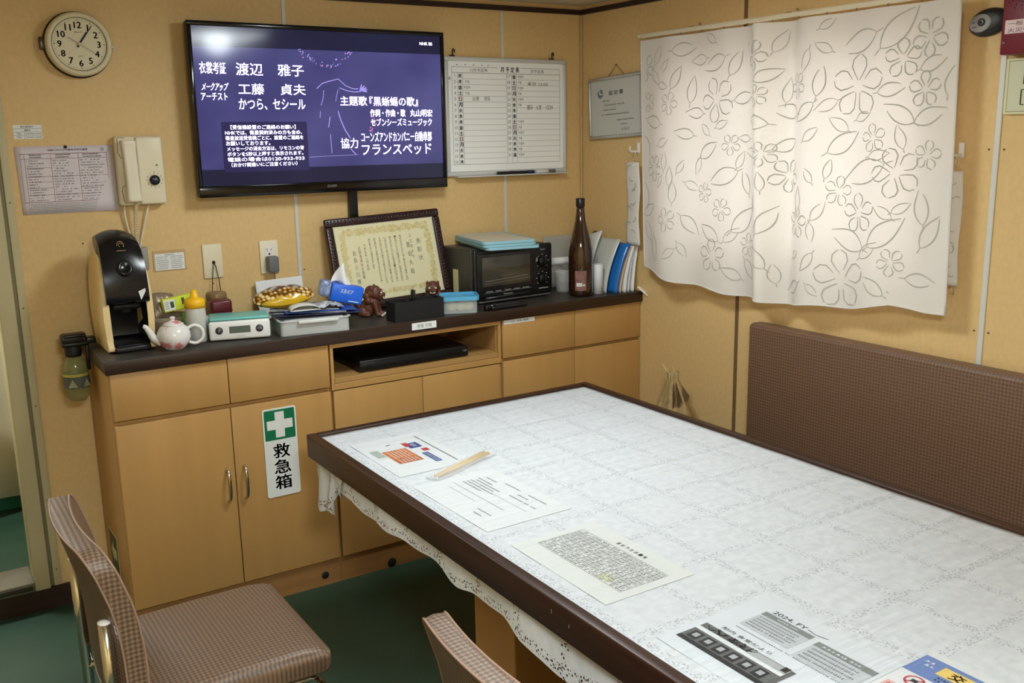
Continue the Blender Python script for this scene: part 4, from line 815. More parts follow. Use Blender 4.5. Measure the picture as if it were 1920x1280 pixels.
# lion dog figurines
brown = mat('figurine_brown', (92, 52, 36), .45, noise=.2, scale=(60, 60, 60)); eyew = mat('figurine_white', (214, 208, 196), .4)
def lion(label, loc, rz, k):
    t = thing('lion_dog_figurine', label, 'figurine', loc, rz=rz, group='lion dog figurines'); b = MB()
    E = lambda *a: b.ell(*a)
    E((-.012, 0, .034), .030, .026, .034); E((.010, 0, .050), .024, .024, .034); E((-.03, .018, .018), .020, .013, .020); E((-.03, -.018, .018), .020, .013, .020)
    E((.020, 0, .088), .026, .027, .026); E((.042, 0, .082), .016, .018, .013); E((.040, 0, .070), .013, .015, .007); E((.052, 0, .086), .006, .008, .005)
    E((.0, 0, .092), .022, .030, .026); E((.018, 0, .108), .018, .020, .010)
    for s in (-1, 1):
        E((.010, s * .023, .108), .008, .006, .012); E((.034, s * .015, .098), .010, .008, .006); E((-.012, s * .024, .080), .014, .010, .014); E((-.004, s * .028, .062), .012, .008, .012)
        b.tube([(.016, s * .016, .058), (.026, s * .018, .030), (.030, s * .019, .008)], [.013, .010, .010], 12); E((.036, s * .019, .008), .014, .011, .008); E((-.012, s * .026, .008), .018, .010, .008)
    b.tube([(-.036, 0, .024), (-.052, 0, .042), (-.056, 0, .066), (-.050, 0, .086), (-.046, 0, .096)], [.010, .013, .015, .011, .004], 12)
    b.M = Matrix.Scale(k, 4); b.obj('body', brown, t, remesh=.0026); b = MB(); b.M = Matrix.Identity(4)
    for v in t.children[0].data.vertices: v.co = v.co * k
    for s in (-1, 1): b.ell((.0455 * k, s * .0135 * k, .0925 * k), .0045 * k, .0055 * k, .004 * k, 10)
    b.obj('eye', eyew, t); b = MB()
    for i in range(-2, 3): b.cyl((.052 * k, i * .0048 * k, .070 * k), .0022, .007 * k, 8)
    b.obj('teeth', eyew, t); b = MB()
    for s in (-1, 1):
        for i in (-1, 0, 1): b.ell((.049 * k, (s * .019 + i * .0065) * k, .006 * k), .005 * k, .0035 * k, .005 * k, 8)
    b.obj('claw', eyew, t); return t
lion('brown ceramic lion dog figurine with raised tail left of the black box', (-1.172, -.222, ZC), math.radians(-38), 1.0)
lion('brown ceramic lion dog figurine peeping out behind the black box', (-.897, -.212, ZC), math.radians(-120), .92)

# black desk box
t = thing('desk_organizer', 'matte black open box on the worktop in front of the lion dogs', 'box', (-1.060, -.372, ZC), rz=math.radians(1.5))
b = MB(); wallring(b, -.104, -.038, .104, .038, 0, .074, .003, .003); b.box(-.102, .102, -.036, .036, .0004, .003); b.box(-.035, -.032, -.035, .035, .003, .07); b.obj('box', mat('box_black', (17, 17, 18), .75), t)
b = MB(); b.box(-.106, -.030, -.012, .012, 0, .010, .004); tag(b.obj('remote_control', black), 'black remote control standing upright in the black box', 'remote control', (-1.078, -.366, ZC + .004), rot=(0, math.radians(96), math.radians(4)))
# lunch box
t = thing('food_container', 'clear food container with a sky blue lid in front of the toaster oven', 'food container', (-.856, -.345, ZC), rz=math.radians(-24))
b = MB(); wallring(b, -.068, -.052, .068, .052, 0, .052, .002, .016); b.prism(rrect(-.066, -.050, .066, .050, .015), .002, M=TOP(0, 0, .0004)); b.obj('tub', mat('container_clear', (214, 222, 220), .2, alpha=.28), t)
b = MB(); b.prism(rrect(-.074, -.060, .074, .060, .020), .006, M=TOP(0, 0, .0525)); wallring(b, -.075, -.061, .075, .061, .050, .066, .007, .020); b.obj('lid', mat('sky_lid', (92, 178, 220), .3, alpha=.8), t)
b = MB(); b.M = TOP(0, 0, .0590); b.line(arc(-.01, 0, .022, .3, 2.4, 8), .006); b.line([(-.02, -.01), (.02, .012)], .005); b.obj('lid_mark', mat('lid_mark', (176, 214, 230), .4), t)
for i, (x, y, a) in enumerate(((-.028, -.018, .1), (.006, -.022, -.1), (-.026, .02, .3), (.022, .018, 0), (.036, -.016, .5))):
    b = MB(); b.ell((0, 0, .019), .023, .018, .018, 14); tag(b.obj('rice_cracker', mat('cracker', (226, 206, 150), .7, noise=.15, scale=(60, 60, 60))), 'pale yellow crackers seen through the clear food container', 'cracker', Matrix.Rotation(math.radians(-24), 3, 'Z') @ Vector((x, y, 0)) + Vector((-.856, -.345, ZC + .0035)), rz=a, group='crackers in the food container')

# toaster oven
t = thing('toaster_oven', 'black toaster oven with two knobs on the worktop', 'toaster oven', (-.5655, -.158, ZC), rz=math.radians(3))
tb = mat('toaster_black', (22, 22, 23), .35); b = MB(); b.box(-.192, .198, -.098, .128, .014, .222, .010, 3); b.obj('body', mat('toaster_side', (58, 54, 46), .45), t)
b = MB(); b.box(-.191, .205, -.120, -.096, .012, .224, .010, 3); b.obj('front', tb, t)
b = MB(); b.box(-.180, .098, -.128, -.1195, .030, .206, .008, 3); b.obj('door', mat('toaster_door', (26, 26, 27), .25), t)
b = MB(); b.box(-.158, .080, -.1298, -.1275, .072, .190, .010, 3); b.obj('window', mat('oven_glass', (62, 58, 50), .10, coat=.6), t)
b = MB(); b.M = FRONT(0, -.1302, 0); b.line([(-.145, .094), (.065, .104)], .0022); b.line([(-.145, .084), (.065, .092)], .0014); b.line([(-.07, .112), (.0, .114)], .0014); b.obj('rack', mat('rack_grey', (118, 114, 106), .35), t)
b = MB(); b.tube([(-.150, -.128, .024), (-.150, -.143, .028), (.070, -.143, .034), (.070, -.128, .030)], .0045, 10); b.obj('handle', mat('oven_handle', (70, 68, 66), .25, .6), t)
for z in (.150, .078):
    b = MB(); b.lathe([(.0215, 0), (.0215, .010), (.018, .014), (.0001, .014)], 24, M=Matrix.Translation((.150, -.120, z)) @ Y); b.box(.1465, .1535, -.146, -.132, z - .020, z + .020, .003); b.obj('knob', black, t)
b = MB(); lg = mat('print_pale', (176, 176, 172), .5); b.M = FRONT(0, -.1206, 0)
for z in (.150, .078):
    for i in range(7): a = math.radians(-40 + i * 43); x, y = .150 + .031 * math.cos(a), z + .029 * math.sin(a); b.flat(x - .003, y - .0015, x + .003, y + .0015)
b.flat(.118, .152, .126, .166); b.flat(.13, .036, .18, .0395); b.text('WATT', .14, .196, .166, .202); b.M = FRONT(0, -.1286, 0)
for i in range(5): b.scrib(-.14 + i * .045, .048, -.108 + i * .045, .056, 1, 0, 0, .006, .95, seed=i)
b.line([(-.15, .046), (.085, .048)], .0008); b.text('Panasonic', -.055, .0335, -.010, .0395); b.obj('marking', lg, t)
b = MB(); b.M = frame((-.1926, 0, 0), (0, -1, 0), (0, 0, 1)); b.flat(-.035, .040, .005, .135); b.obj('side_label', mat('label_cream', (206, 196, 150), .6), t)
for x in (-.165, .17):
    for y in (-.09, .09): b = MB(); b.cyl((x, y, 0), .014, .016, 14); b.obj('foot', blackmatte, t)
b = MB(); b.box(-.17, .19, -.12, -.10, .006, .0125, .002); b.obj('crumb_tray', mat('crumb_grey', (120, 120, 118), .3, .5), t)
# three flat trays on the toaster
sky = mat('tray_sky', (140, 186, 200), .35)
for i, (dx, dy, a, lab) in enumerate(((.010, -.004, -.175, 'pale blue shallow tray at the bottom of the stack on the toaster oven'), (-.003, .004, -.15, 'pale blue shallow tray in the middle of the stack on the toaster oven'), (-.006, .002, -.16, 'pale blue tray with a beige lid on top of the stack on the toaster oven'))):
    t = thing('shallow_tray', lab, 'tray', (-.590 + dx, -.200 + dy, ZC + .2245 + i * .0118), rz=a, group='trays stacked on the toaster oven')
    b = MB(); b.prism(rrect(-.112, -.166, .112, .166, .022), .003, M=TOP(0, 0, 0)); wallring(b, -.115, -.169, .115, .169, .0, .0112, .004, .024); b.obj('tray', sky, t)
    if i == 2: b = MB(); b.prism(rrect(-.110, -.164, .110, .164, .020), .0065, M=TOP(0, 0, .0032)); b.obj('lid', mat('tray_beige', (204, 200, 184), .4), t)
# remote in front of the toaster
t = thing('remote_control', 'long black remote control lying in front of the toaster oven', 'remote control', (-.672, -.405, ZC), rz=math.radians(3)); b = MB(); b.box(-.085, .085, -.021, .021, .0005, .018, .006, 2); b.obj('body', black, t)
for i in range(8):
    for j in (-1, 0, 1): b = MB(); b.box(-.06 + i * .015, -.052 + i * .015, j * .011 - .003, j * .011 + .003, .0175, .0195, .001, 1); b.obj('button', mat('remote_buttons', (58, 58, 60), .5), t)
t = thing('clip_cap', 'small black clip with a pale tip beside the food container', 'clip', (-.762, -.408, ZC), rz=.1); b = MB(); b.box(-.016, .012, -.012, .012, .0005, .024, .006); b.obj('clip', black, t); b = MB(); b.box(.0122, .0145, -.010, .010, .004, .021); b.obj('tip', whitem, t)

# clear wrap and cup beside the toaster
t = thing('plastic_cup', 'clear plastic cup beside the toaster oven', 'cup', (-.262, -.215, ZC)); b = MB(); b.lathe([(.0001, .0008), (.028, 0), (.030, .003), (.037, .085), (.0385, .088), (.036, .088), (.0285, .005), (.0001, .004)], 26); b.obj('cup', mat('cup_clear', (222, 224, 222), .12, alpha=.25), t)
t = thing('plastic_wrap', 'crumpled clear plastic wrap behind the brown bottle', 'plastic wrap', (-.235, -.105, ZC)); b = MB(); rr_ = random.Random(9)
b.ell((0, 0, .055), .062, .045, .054, 18)
for v in b.bm.verts: v.co += Vector((rr_.uniform(-.006, .006), rr_.uniform(-.006, .006), rr_.uniform(-.006, .006) if v.co.z > .02 else 0))
b.obj('wrap', mat('wrap_clear', (220, 218, 208), .2, alpha=.35), t)
t = thing('paper_roll', 'rolled white paper lying across behind the brown bottle', 'paper roll', (-.225, -.165, ZC + .1095), rz=math.radians(-4)); b = MB(); b.tube([(-.105, 0, .016), (.06, 0, .016)], .0165, 18); b.obj('roll', mat('roll_white', (224, 224, 224), .7), t)
# sake bottle
t = thing('sake_bottle', 'tall dark brown sake bottle with a small pictorial label near the corner', 'bottle', (-.264, -.342, ZC))
b = MB(); b.lathe([(.0001, .005), (.042, 0), (.049, .004), (.0515, .014), (.0515, .165), (.049, .196), (.042, .235), (.031, .275), (.0225, .312), (.0180, .350), (.0165, .376)], 40); b.obj('glass', mat('brown_glass', (44, 22, 8), .06, coat=1.0), t)
b = MB(); b.lathe([(.0178, .370), (.0186, .372), (.0186, .404), (.0165, .406), (.0001, .406)], 26); b.obj('cap', mat('cap_dark', (26, 18, 16), .35), t)
b = MB(); n = 12; A0 = math.radians(-90 - 37 - 26); A1 = math.radians(-90 - 37 + 28)
b.grid(lambda u, v: (.0521 * math.cos(A0 + (A1 - A0) * u), .0521 * math.sin(A0 + (A1 - A0) * u), .026 + .084 * v), 12, 4); b.obj('label', mat('label_rose', (150, 112, 104), .6, noise=.3, scale=(60, 60, 40), col2=(96, 60, 56)), t)
b = MB(); b.grid(lambda u, v: (.0525 * math.cos(A0 + (A1 - A0) * (.12 + .5 * u)), .0525 * math.sin(A0 + (A1 - A0) * (.12 + .5 * u)), .044 + .016 * v), 8, 2); b.grid(lambda u, v: (.0525 * math.cos(A0 + (A1 - A0) * (.68 + .2 * u)), .0525 * math.sin(A0 + (A1 - A0) * (.68 + .2 * u)), .046 + .008 * v), 4, 2); b.obj('label_print', mat('label_white', (214, 206, 200), .6), t)
# files in the corner
def curved(name, label, cat, pts, z0, z1, m, lean=0.0, tk=.0012, grp=None, slant=0.0):
    cx = sum(p[0] for p in pts) / len(pts); cy = sum(p[1] for p in pts) / len(pts)
    t = thing(name, label, cat, (cx, cy, z0), group=grp); b = MB(); k = len(pts) - 1
    def f(u, v):
        i = min(k - 1, int(u * k)); q = u * k - i; x = pts[i][0] + (pts[i + 1][0] - pts[i][0]) * q; y = pts[i][1] + (pts[i + 1][1] - pts[i][1]) * q
        return (x - cx - .0 + lean[0] * v ** 1.6, y - cy + lean[1] * v ** 1.6, (z1 - z0) * v * (1 - slant * u))
    b.grid(f, 14, 10); b.obj('sheet', m, t, solid=tk); return t
curved('clear_file_case', 'clear grey plastic file case behind the sake bottle', 'file case', [(-.235, -.050), (-.13, -.060), (-.045, -.070)], ZC, 1.168, mat('case_clear', (188, 190, 184), .2, alpha=.5), (.0, .03), .004)
def leaning(name, label, cat, xb, xt, y0, y1, h, m, tk, grp=None, top=0.0, pw=1.7):    # a sheet standing along the right wall, its top fallen against it
    t = thing(name, label, cat, (xb, (y0 + y1) / 2, ZC + .0006), group=grp); b = MB()
    b.grid(lambda u, v: ((xt - xb) * v ** pw, (y1 - y0) * (u - .5), h * v * (1 - top * u)), 8, 14); b.obj('sheet', m, t, solid=tk, off=0); return t
leaning('paper_sheaf', 'outermost white paper sheaf at the worktop\'s right end', 'papers', -.034, -.010, -.412, -.19, .196, mat('sheaf0', (224, 224, 222), .7), .006, 'paper sheaves in the corner')
leaning('paper_sheaf', 'bluish white paper sheaf, second from the right wall', 'papers', -.056, -.021, -.408, -.19, .200, mat('sheaf1', (204, 212, 222), .7), .005, 'paper sheaves in the corner')
leaning('paper_sheaf', 'white paper sheaf between the bluish and the tan ones', 'papers', -.077, -.030, -.412, -.19, .196, mat('sheaf2', (222, 222, 220), .7), .005, 'paper sheaves in the corner')
leaning('paper_sheaf', 'tan paper sheaf curving beside the blue folder', 'papers', -.098, -.040, -.404, -.19, .190, mat('sheaf3', (206, 184, 160), .7), .004, 'paper sheaves in the corner')
leaning('blue_folder', 'bright blue plastic folder among the files in the corner', 'folder', -.122, -.054, -.410, -.20, .205, mat('folder_blue', (36, 106, 180), .22), .010)
leaning('clear_folder', 'clear grey folder curving against the blue folder', 'folder', -.150, -.074, -.372, -.14, .222, mat('folder_clear', (200, 202, 194), .25, alpha=.86), .003)
leaning('white_paper', 'white paper standing up highest behind the clear folder', 'papers', -.168, -.092, -.270, -.10, .255, paper, .0012, None, .16)
t = thing('bulldog_clip', 'dark metal clip holding the top of the clear folder', 'clip', (-.072, -.200, 1.176), rot=(0, .15, -.9)); b = MB(); b.tube([(-.018, 0, 0), (-.012, 0, .012), (0, 0, .016), (.012, 0, .012), (.018, 0, 0)], .004, 8); b.box(-.02, .02, -.006, .006, -.012, .004, .003); b.obj('clip', mat('clip_dark', (86, 76, 62), .35, .6), t)
t = thing('standing_roll', 'short white paper tube standing beside the sake bottle', 'paper tube', (-.180, -.352, ZC)); b = MB(); b.lathe([(.0215, 0), (.0215, .125), (.0195, .126), (.0195, .002)], 24); b.obj('tube', mat('tube_white', (220, 220, 222), .6), t)
t = thing('key_tag', 'white plastic tag hanging over the worktop\'s right front corner', 'tag', (-.016, -.424, ZC + .012), rot=(math.radians(10), math.radians(38), math.radians(-60))); b = MB(); b.box(-.008, .052, -.010, .010, 0.004, .008, .003); b.obj('tag', whitem, t); b = MB(); b.M = TOP(.042, 0, .0083); b.poly([(.003 * math.cos(i * PI / 5), .003 * math.sin(i * PI / 5)) for i in range(10)]); b.obj('hole', blackmatte, t)
# ------------------------------------------------------------------ dining table
TX0, TX1, TY0, TY1, TZ = -1.6535, -.5455, -.7475, -3.02, .700
tw = mat('table_dark_wood', (50, 28, 18), .38, noise=.28, scale=(50, 3, 50))
t = thing('dining_table', 'long dining table with a raised dark brown wooden rim in the room\'s middle', 'table', ((TX0 + TX1) / 2, (TY0 + TY1) / 2, 0))
cx, cy = t.location.x, t.location.y
b = MB(); b.box(TX0 + .031 - cx, TX1 - .031 - cx, TY1 + .031 - cy, TY0 - .031 - cy, .660, .690); b.obj('top_board', mat('board_light', (190, 150, 100), .5), t)
b = MB()
for q in ((TX0, TX0 + .030, TY1, TY0), (TX1 - .030, TX1, TY1, TY0), (TX0 + .030, TX1 - .030, TY0 - .030, TY0), (TX0 + .030, TX1 - .030, TY1, TY1 + .030)): b.box(q[0] - cx, q[1] - cx, q[2] - cy, q[3] - cy, .626, TZ, .003, 2)
b.obj('rim', tw, t)
r = random.Random(6); b = MB(); b.M = frame((TX0 - .0006 - cx, 0, 0), (0, -1, 0), (0, 0, 1))
for y, z, l in ((-2.10, .668, .010), (-2.16, .662, .008)): b.flat(-(y - cy) - .001, z, -(y - cy) + .0015, z + l)
b.obj('chips', mat('chip_pale', (150, 136, 124), .6), t)
for y0 in (-1.64, -2.56):
    b = MB(); b.box(-1.452 - cx, -.75 - cx, y0 - cy, y0 + .205 - cy, 0, .6255, .003, 1); b.obj('leg', mat('leg_maple', (178, 132, 76), .45, noise=.05, scale=(22, 22, 2.2)), t)
# lace tablecloth: its top lies inside the rim, its skirt hangs below the rim
def lace(name, skirt=False):
    m = bpy.data.materials.new(name); m.use_nodes = True; nt = m.node_tree; N = nt.nodes; L = nt.links; p = N['Principled BSDF']; p.inputs['Roughness'].default_value = .8
    tc = N.new('ShaderNodeTexCoord'); sx = N.new('ShaderNodeSeparateXYZ'); L.new(tc.outputs['Object'], sx.inputs[0])
    def band(o, per, wd, off=0):   # 1 inside a band of the given width round each multiple of per
        f = math_node(nt, 'FRACT', math_node(nt, 'ADD', math_node(nt, 'DIVIDE', o, per), 100.0 + off)); return math_node(nt, 'LESS_THAN', math_node(nt, 'ABSOLUTE', math_node(nt, 'SUBTRACT', f, .5)), wd / per / 2)
    by = band(sx.outputs[1], .179, .026 if skirt else .022, .848); bx = band(sx.outputs[2] if skirt else sx.outputs[0], .179, .022, .3)
    vo = N.new('ShaderNodeTexVoronoi'); vo.inputs['Scale'].default_value = 130 if skirt else 170; L.new(tc.outputs['Object'], vo.inputs['Vector'])
    dots = math_node(nt, 'LESS_THAN', vo.outputs['Distance'], .36)
    nz = N.new('ShaderNodeTexNoise'); nz.inputs['Scale'].default_value = 45; nz.inputs['Detail'].default_value = 6; L.new(tc.outputs['Object'], nz.inputs['Vector'])
    rp = N.new('ShaderNodeValToRGB'); rp.color_ramp.elements[0].color = lin((212, 214, 214)); rp.color_ramp.elements[1].color = lin((224, 225, 224)); rp.color_ramp.elements[0].position = .35; rp.color_ramp.elements[1].position = .65; L.new(nz.outputs[0], rp.inputs[0])
    if skirt:
        edge = math_node(nt, 'LESS_THAN', sx.outputs[0], .0); msk = math_node(nt, 'MAXIMUM', by, 0)
        at = N.new('ShaderNodeAttribute'); at.attribute_name = 'hem'; hem = math_node(nt, 'MULTIPLY', math_node(nt, 'GREATER_THAN', at.outputs['Fac'], .80), math_node(nt, 'LESS_THAN', at.outputs['Fac'], .95))
        msk = math_node(nt, 'MAXIMUM', by, hem)
    else: msk = math_node(nt, 'MAXIMUM', by, bx)
    k = math_node(nt, 'MULTIPLY', msk, dots)
    mx = N.new('ShaderNodeMixRGB'); L.new(math_node(nt, 'MULTIPLY', k, .9 if skirt else .62), mx.inputs[0]); L.new(rp.outputs[0], mx.inputs[1]); mx.inputs[2].default_value = lin((70, 62, 56) if skirt else (150, 152, 156)); L.new(mx.outputs[0], p.inputs['Base Color'])
    if skirt: L.new(math_node(nt, 'SUBTRACT', 1.0, math_node(nt, 'MULTIPLY', k, .75)), p.inputs['Alpha'])
    return m
t = thing('tablecloth', 'white lace tablecloth set inside the table rim with its hem hanging below', 'tablecloth', (cx, cy, .6905))
b = MB(); r = random.Random(2)
b.grid(lambda u, v: (TX0 + .031 + (TX1 - TX0 - .062) * u - cx, TY1 + .031 + (TY0 - TY1 - .062) * v - cy, .0003 + .0006 * math.sin(u * 40) * math.sin(v * 60)), 60, 110); b.obj('top_cloth', lace('lace_top'), t, solid=.0008, off=1)
def hem_drop(y):   # drop of the hem below the rim along the near long side
    s = TY0 - y; 
    K = [(-3.1, .06), (-2.3, .07), (-2.1, .10), (-1.97, .082), (-1.88, .066), (-1.77, .066), (-1.68, .078), (-1.57, .056), (-1.42, .056), (-1.15, .064), (-.95, .052), (-.6, .07)]
    for (a, da), (c, dc) in zip(K, K[1:]):
        if y <= c: q = (y - a) / (c - a); q = q * q * (3 - 2 * q); return da + (dc - da) * q + .003 * math.sin(s * 37)
    return .06
b = MB(); hem = []
def sk(u, v):
    y = TY0 - .075 - (TY0 - TY1 - .10) * u; s = TY0 - y; d_ = hem_drop(y) + .06
    return (TX0 + .016 + .004 * math.sin(s * 19) * v + .006 * math.sin(s * 7.3 + 1) * v - cx, y - cy, .685 - d_ * v - .6905)
b.grid(sk, 260, 12); o = b.obj('lace_hem', lace('lace_skirt', True), t)
def hemattr(o, nu, nv):
    a = o.data.attributes.new('hem', 'FLOAT', 'POINT')
    for j in range(nv + 1):
        for i in range(nu + 1): a.data[j * (nu + 1) + i].value = j / nv
hemattr(o, 260, 12)
b = MB()
def ck(u, v):       # gathered corner piece
    s = u * .27; z = .685 - (.235 - .10 * abs(2 * u - .75) + .012 * math.sin(u * 31)) * v - .6905
    return (TX0 + .020 + .016 * math.sin(u * 17 + .5) * v - cx, TY0 - .012 - s * (1 - .22 * v) + .012 * math.sin(u * 11) * v - cy, z)
b.grid(ck, 40, 16); o = b.obj('corner_hem', MATS.get('lace_skirt') or bpy.data.materials['lace_skirt'], t); hemattr(o, 40, 16)
# clear sheet over the cloth
def clearsheet():
    m = bpy.data.materials.new('clear_vinyl'); m.use_nodes = True; nt = m.node_tree; N = nt.nodes; L = nt.links; N.remove(N['Principled BSDF']); out = N['Material Output']
    tr = N.new('ShaderNodeBsdfTransparent'); tr.inputs[0].default_value = (.97, .98, 1, 1); gl_ = N.new('ShaderNodeBsdfGlossy'); gl_.inputs['Roughness'].default_value = .14; mx = N.new('ShaderNodeMixShader'); fr = N.new('ShaderNodeFresnel'); fr.inputs[0].default_value = 1.5
    tc = N.new('ShaderNodeTexCoord'); mp = N.new('ShaderNodeMapping'); mp.inputs['Scale'].default_value = (2.2, 34, 1); mp.inputs['Rotation'].default_value = (0, 0, .10); L.new(tc.outputs['Object'], mp.inputs[0])
    nz = N.new('ShaderNodeTexNoise'); nz.inputs['Scale'].default_value = 1.0; nz.inputs['Detail'].default_value = 4; L.new(mp.outputs[0], nz.inputs[0])
    n2 = N.new('ShaderNodeTexNoise'); n2.inputs['Scale'].default_value = 28; n2.inputs['Detail'].default_value = 3; L.new(tc.outputs['Object'], n2.inputs[0])
    h = math_node(nt, 'ADD', nz.outputs[0], math_node(nt, 'MULTIPLY', n2.outputs[0], .35))
    bp = N.new('ShaderNodeBump'); bp.inputs['Strength'].default_value = .8; bp.inputs['Distance'].default_value = .006; L.new(h, bp.inputs['Height']); L.new(bp.outputs[0], gl_.inputs['Normal']); L.new(bp.outputs[0], fr.inputs['Normal'])
    L.new(math_node(nt, 'MULTIPLY', fr.outputs[0], .38), mx.inputs[0]); L.new(tr.outputs[0], mx.inputs[1]); L.new(gl_.outputs[0], mx.inputs[2]); L.new(mx.outputs[0], out.inputs[0]); return m
b = MB(); r = random.Random(4)
def cs(u, v): return (TX0 + .036 + (TX1 - TX0 - .072) * u - cx, TY1 + .036 + (TY0 - TY1 - .072) * v - cy, .0004 * math.sin(u * 23 + 3 * v) * math.sin(v * 71))
b.grid(cs, 50, 160); tag(b.obj('table_protector', clearsheet()), 'clear wrinkled vinyl sheet covering the lace tablecloth and its papers', 'table protector', (cx, cy, .6955))
b = MB(); rr_ = random.Random(11)
pts = []
# papers under the vinyl
def tpaper(name, label, x0, x1, y0, y1, rot, draw, m=None, cat='paper'):
    t = thing(name, label, cat, ((x0 + x1) / 2, (y0 + y1) / 2, .6925), rz=rot); w_, h_ = abs(y1 - y0), abs(x1 - x0)
    b = MB(); b.box(-h_ / 2, h_ / 2, -w_ / 2, w_ / 2, 0, .0005); b.obj('sheet', m or mat('sheet_white', (224, 225, 222), .7), t)
    b = MB(); b.M = frame((0, 0, .0009), (0, -1, 0), (1, 0, 0)); ms = draw(b, w_, h_); b.obj('print', ms, t)
def d1(b, w_, h_):
    b.flat(-.05, -.068, .075, .010, 0); b.flat(.03, -.068, .075, .010, 1); b.scrib(-.045, -.060, .028, .004, 6, 2, .0002, .008, .9, seed=1); b.scrib(.033, -.06, .072, .004, 6, 2, .0002, .006, .9, seed=2)
    b.flat(-.085, .022, -.035, .062, 3); b.flat(-.095, .016, -.055, .034, 4); b.text('NEWS', -.075, .036, -.045, .052, 2, .0003); b.flat(-.018, .045, .008, .066, 4); b.flat(.02, .030, .115, .050, 3); b.scrib(.024, .033, .112, .047, 2, 2, .0003, .006, .95, seed=3)
    b.flat(-.075, -.098, -.005, -.072, 5); b.scrib(-.14, .082, .14, .092, 1, 6, 0, .006, .95, seed=5); b.text('1', -.105, -.03, -.10, -.015, 6)
    return [mat('print_orange', (206, 122, 66), .6), mat('print_orange_dark', (190, 104, 52), .6), paper, mat('print_blue', (56, 78, 140), .6), mat('print_red', (190, 70, 70), .6), mat('print_sage', (176, 184, 172), .6), ink]
def d2(b, w_, h_):
    g = 0
    for i, (x0, x1, z) in enumerate(((-.13, -.08, .075), (-.06, .02, .09), (.05, .13, .09), (-.14, -.06, .055), (-.13, .0, .042), (-.14, -.02, .030), (.02, .14, .05), (-.14, .0, .018), (-.14, -.04, .006), (.03, .08, .07))): b.scrib(x0, z - .005, x1, z + .005, 1, g, 0, .006, .85, seed=i)
    b.line([(-.15, -.02), (.10, -.02)], .0012, g); b.line([(-.13, -.045), (.0, -.045)], .0010, g); b.line([(-.02, .02), (.14, .02)], .0008, g); b.scrib(.05, -.07, .11, -.06, 1, g, 0, .006, .9, seed=20); b.scrib(.06, -.09, .10, -.08, 1, g, 0, .006, .9, seed=21)
    return [mat('ink_soft', (120, 124, 122), .7)]
def d3(b, w_, h_):
    g = 0; x0, x1, z0, z1 = -.150, .150, -.062, .070
    for i in range(13): z = z0 + (z1 - z0) * i / 12; b.line([(x0, z), (x1, z)], .0009, g)
    for i in range(18): x = x0 + (x1 - x0) * i / 17; b.line([(x, z0), (x, z1)], .0009, g)
    b.scrib(x0, z0, x1, z1, 12, g, 0, .008, .98, .45, .25, seed=8)
    for i in range(7): b.text('運航予定表一覧'[i], -.045 + i * .0155, .083, -.035 + i * .0155, .094, 1)
    b.flat(.06, -.058, .10, -.03, 2, -.0002)
    return [mat('ink_soft', (120, 124, 122)), ink, mat('highlighter', (216, 217, 184), .7)]
def d4(b, w_, h_):
    b.flat(-.150, -.110, .07, -.030, 0); b.flat(-.150, -.060, .06, -.048, 1); b.flat(-.150, -.110, .07, -.098, 2)
    for i in range(6): b.flat(-.140 + i * .032, -.095, -.116 + i * .032, -.066, 2); b.flat(-.134 + i * .032, -.086, -.122 + i * .032, -.072, 3)
    rr = random.Random(3)
    for i in range(40): x = rr.uniform(-.13, -.03); b.line([(x, -.046), (x + rr.uniform(-.02, .02), -.046 + rr.uniform(.006, .018))], .002, 2)
    b.flat(-.03, -.05, .06, -.032, 3)
    b.flat(.045, -.045, .058, -.028, 2); b.text('船内 食堂だより', -.12, -.022, .0, -.012, 2)
    b.flat(-.115, .020, .005, .080, 4); b.flat(-.115, .080, .005, .096, 5); b.flat(.020, .010, .150, .070, 4); b.flat(.020, .070, .150, .088, 5)
    b.scrib(-.108, .026, .0, .076, 5, 6, .0002, .006, .8, seed=3); b.scrib(.028, .016, .144, .066, 4, 6, .0002, .006, .8, seed=4); b.scrib(-.08, .084, -.02, .092, 1, 1, .0002, .006); b.scrib(.035, .074, .135, .084, 1, 1, .0002, .012)
    b.text('2024. FY', -.105, .101, -.025, .113, 7); b.line([(-.02, .106), (.0, .102), (.025, .108)], .0015, 7); b.scrib(-.11, .004, .15, .010, 1, 6, 0, .006, .95, seed=9)
    return [mat('photo_grey', (104, 104, 102), .6), paper, mat('photo_dark', (44, 44, 44), .6), mat('photo_light', (178, 180, 180), .6), mat('panel_grey_p', (196, 200, 200), .6), mat('bar_grey', (134, 138, 136), .6), mat('ink_soft', (120, 124, 122)), ink]
def d5(b, w_, h_):
    b.flat(-.165, .040, .165, .112, 0); b.flat(-.120, .068, .150, .100, 1)
    for i, ch in enumerate('交通安全運動'): b.text(ch, -.10 + i * .040, .072, -.075 + i * .040, .096, 2, .0003, bold=.0008)
    b.scrib(-.155, .075, -.13, .10, 2, 3, .0003, .012); b.scrib(-.11, .046, .12, .064, 2, 4, .0003, .008, .95, seed=6); b.flat(-.165, -.112, .165, .040, 3)
    b.line(arc(-.125, .018, .016, 0, 2 * PI, 20), .004, 5, .0003); b.line([(-.136, .007), (-.114, .029)], .004, 5, .0003); b.flat(-.131, .013, -.119, .023, 4, .0004)
    b.text('脱着禁止', -.10, -.010, .02, .028, 4, .0003, bold=.001); b.flat(-.155, -.060, -.06, -.012, 6, .0003); b.scrib(-.15, -.055, -.065, -.016, 3, 5, .0005, .01); b.scrib(-.05, -.06, .15, -.016, 3, 5, .0003, .01, seed=4)
    return [mat('poster_blue', (116, 140, 190), .5), mat('poster_yellow', (240, 208, 118), .5), mat('poster_brown', (120, 70, 44), .5), mat('poster_white', (228, 228, 226), .5), mat('poster_ink', (60, 52, 60), .5), mat('poster_red', (196, 84, 92), .5), mat('poster_rose', (226, 178, 170), .5)]
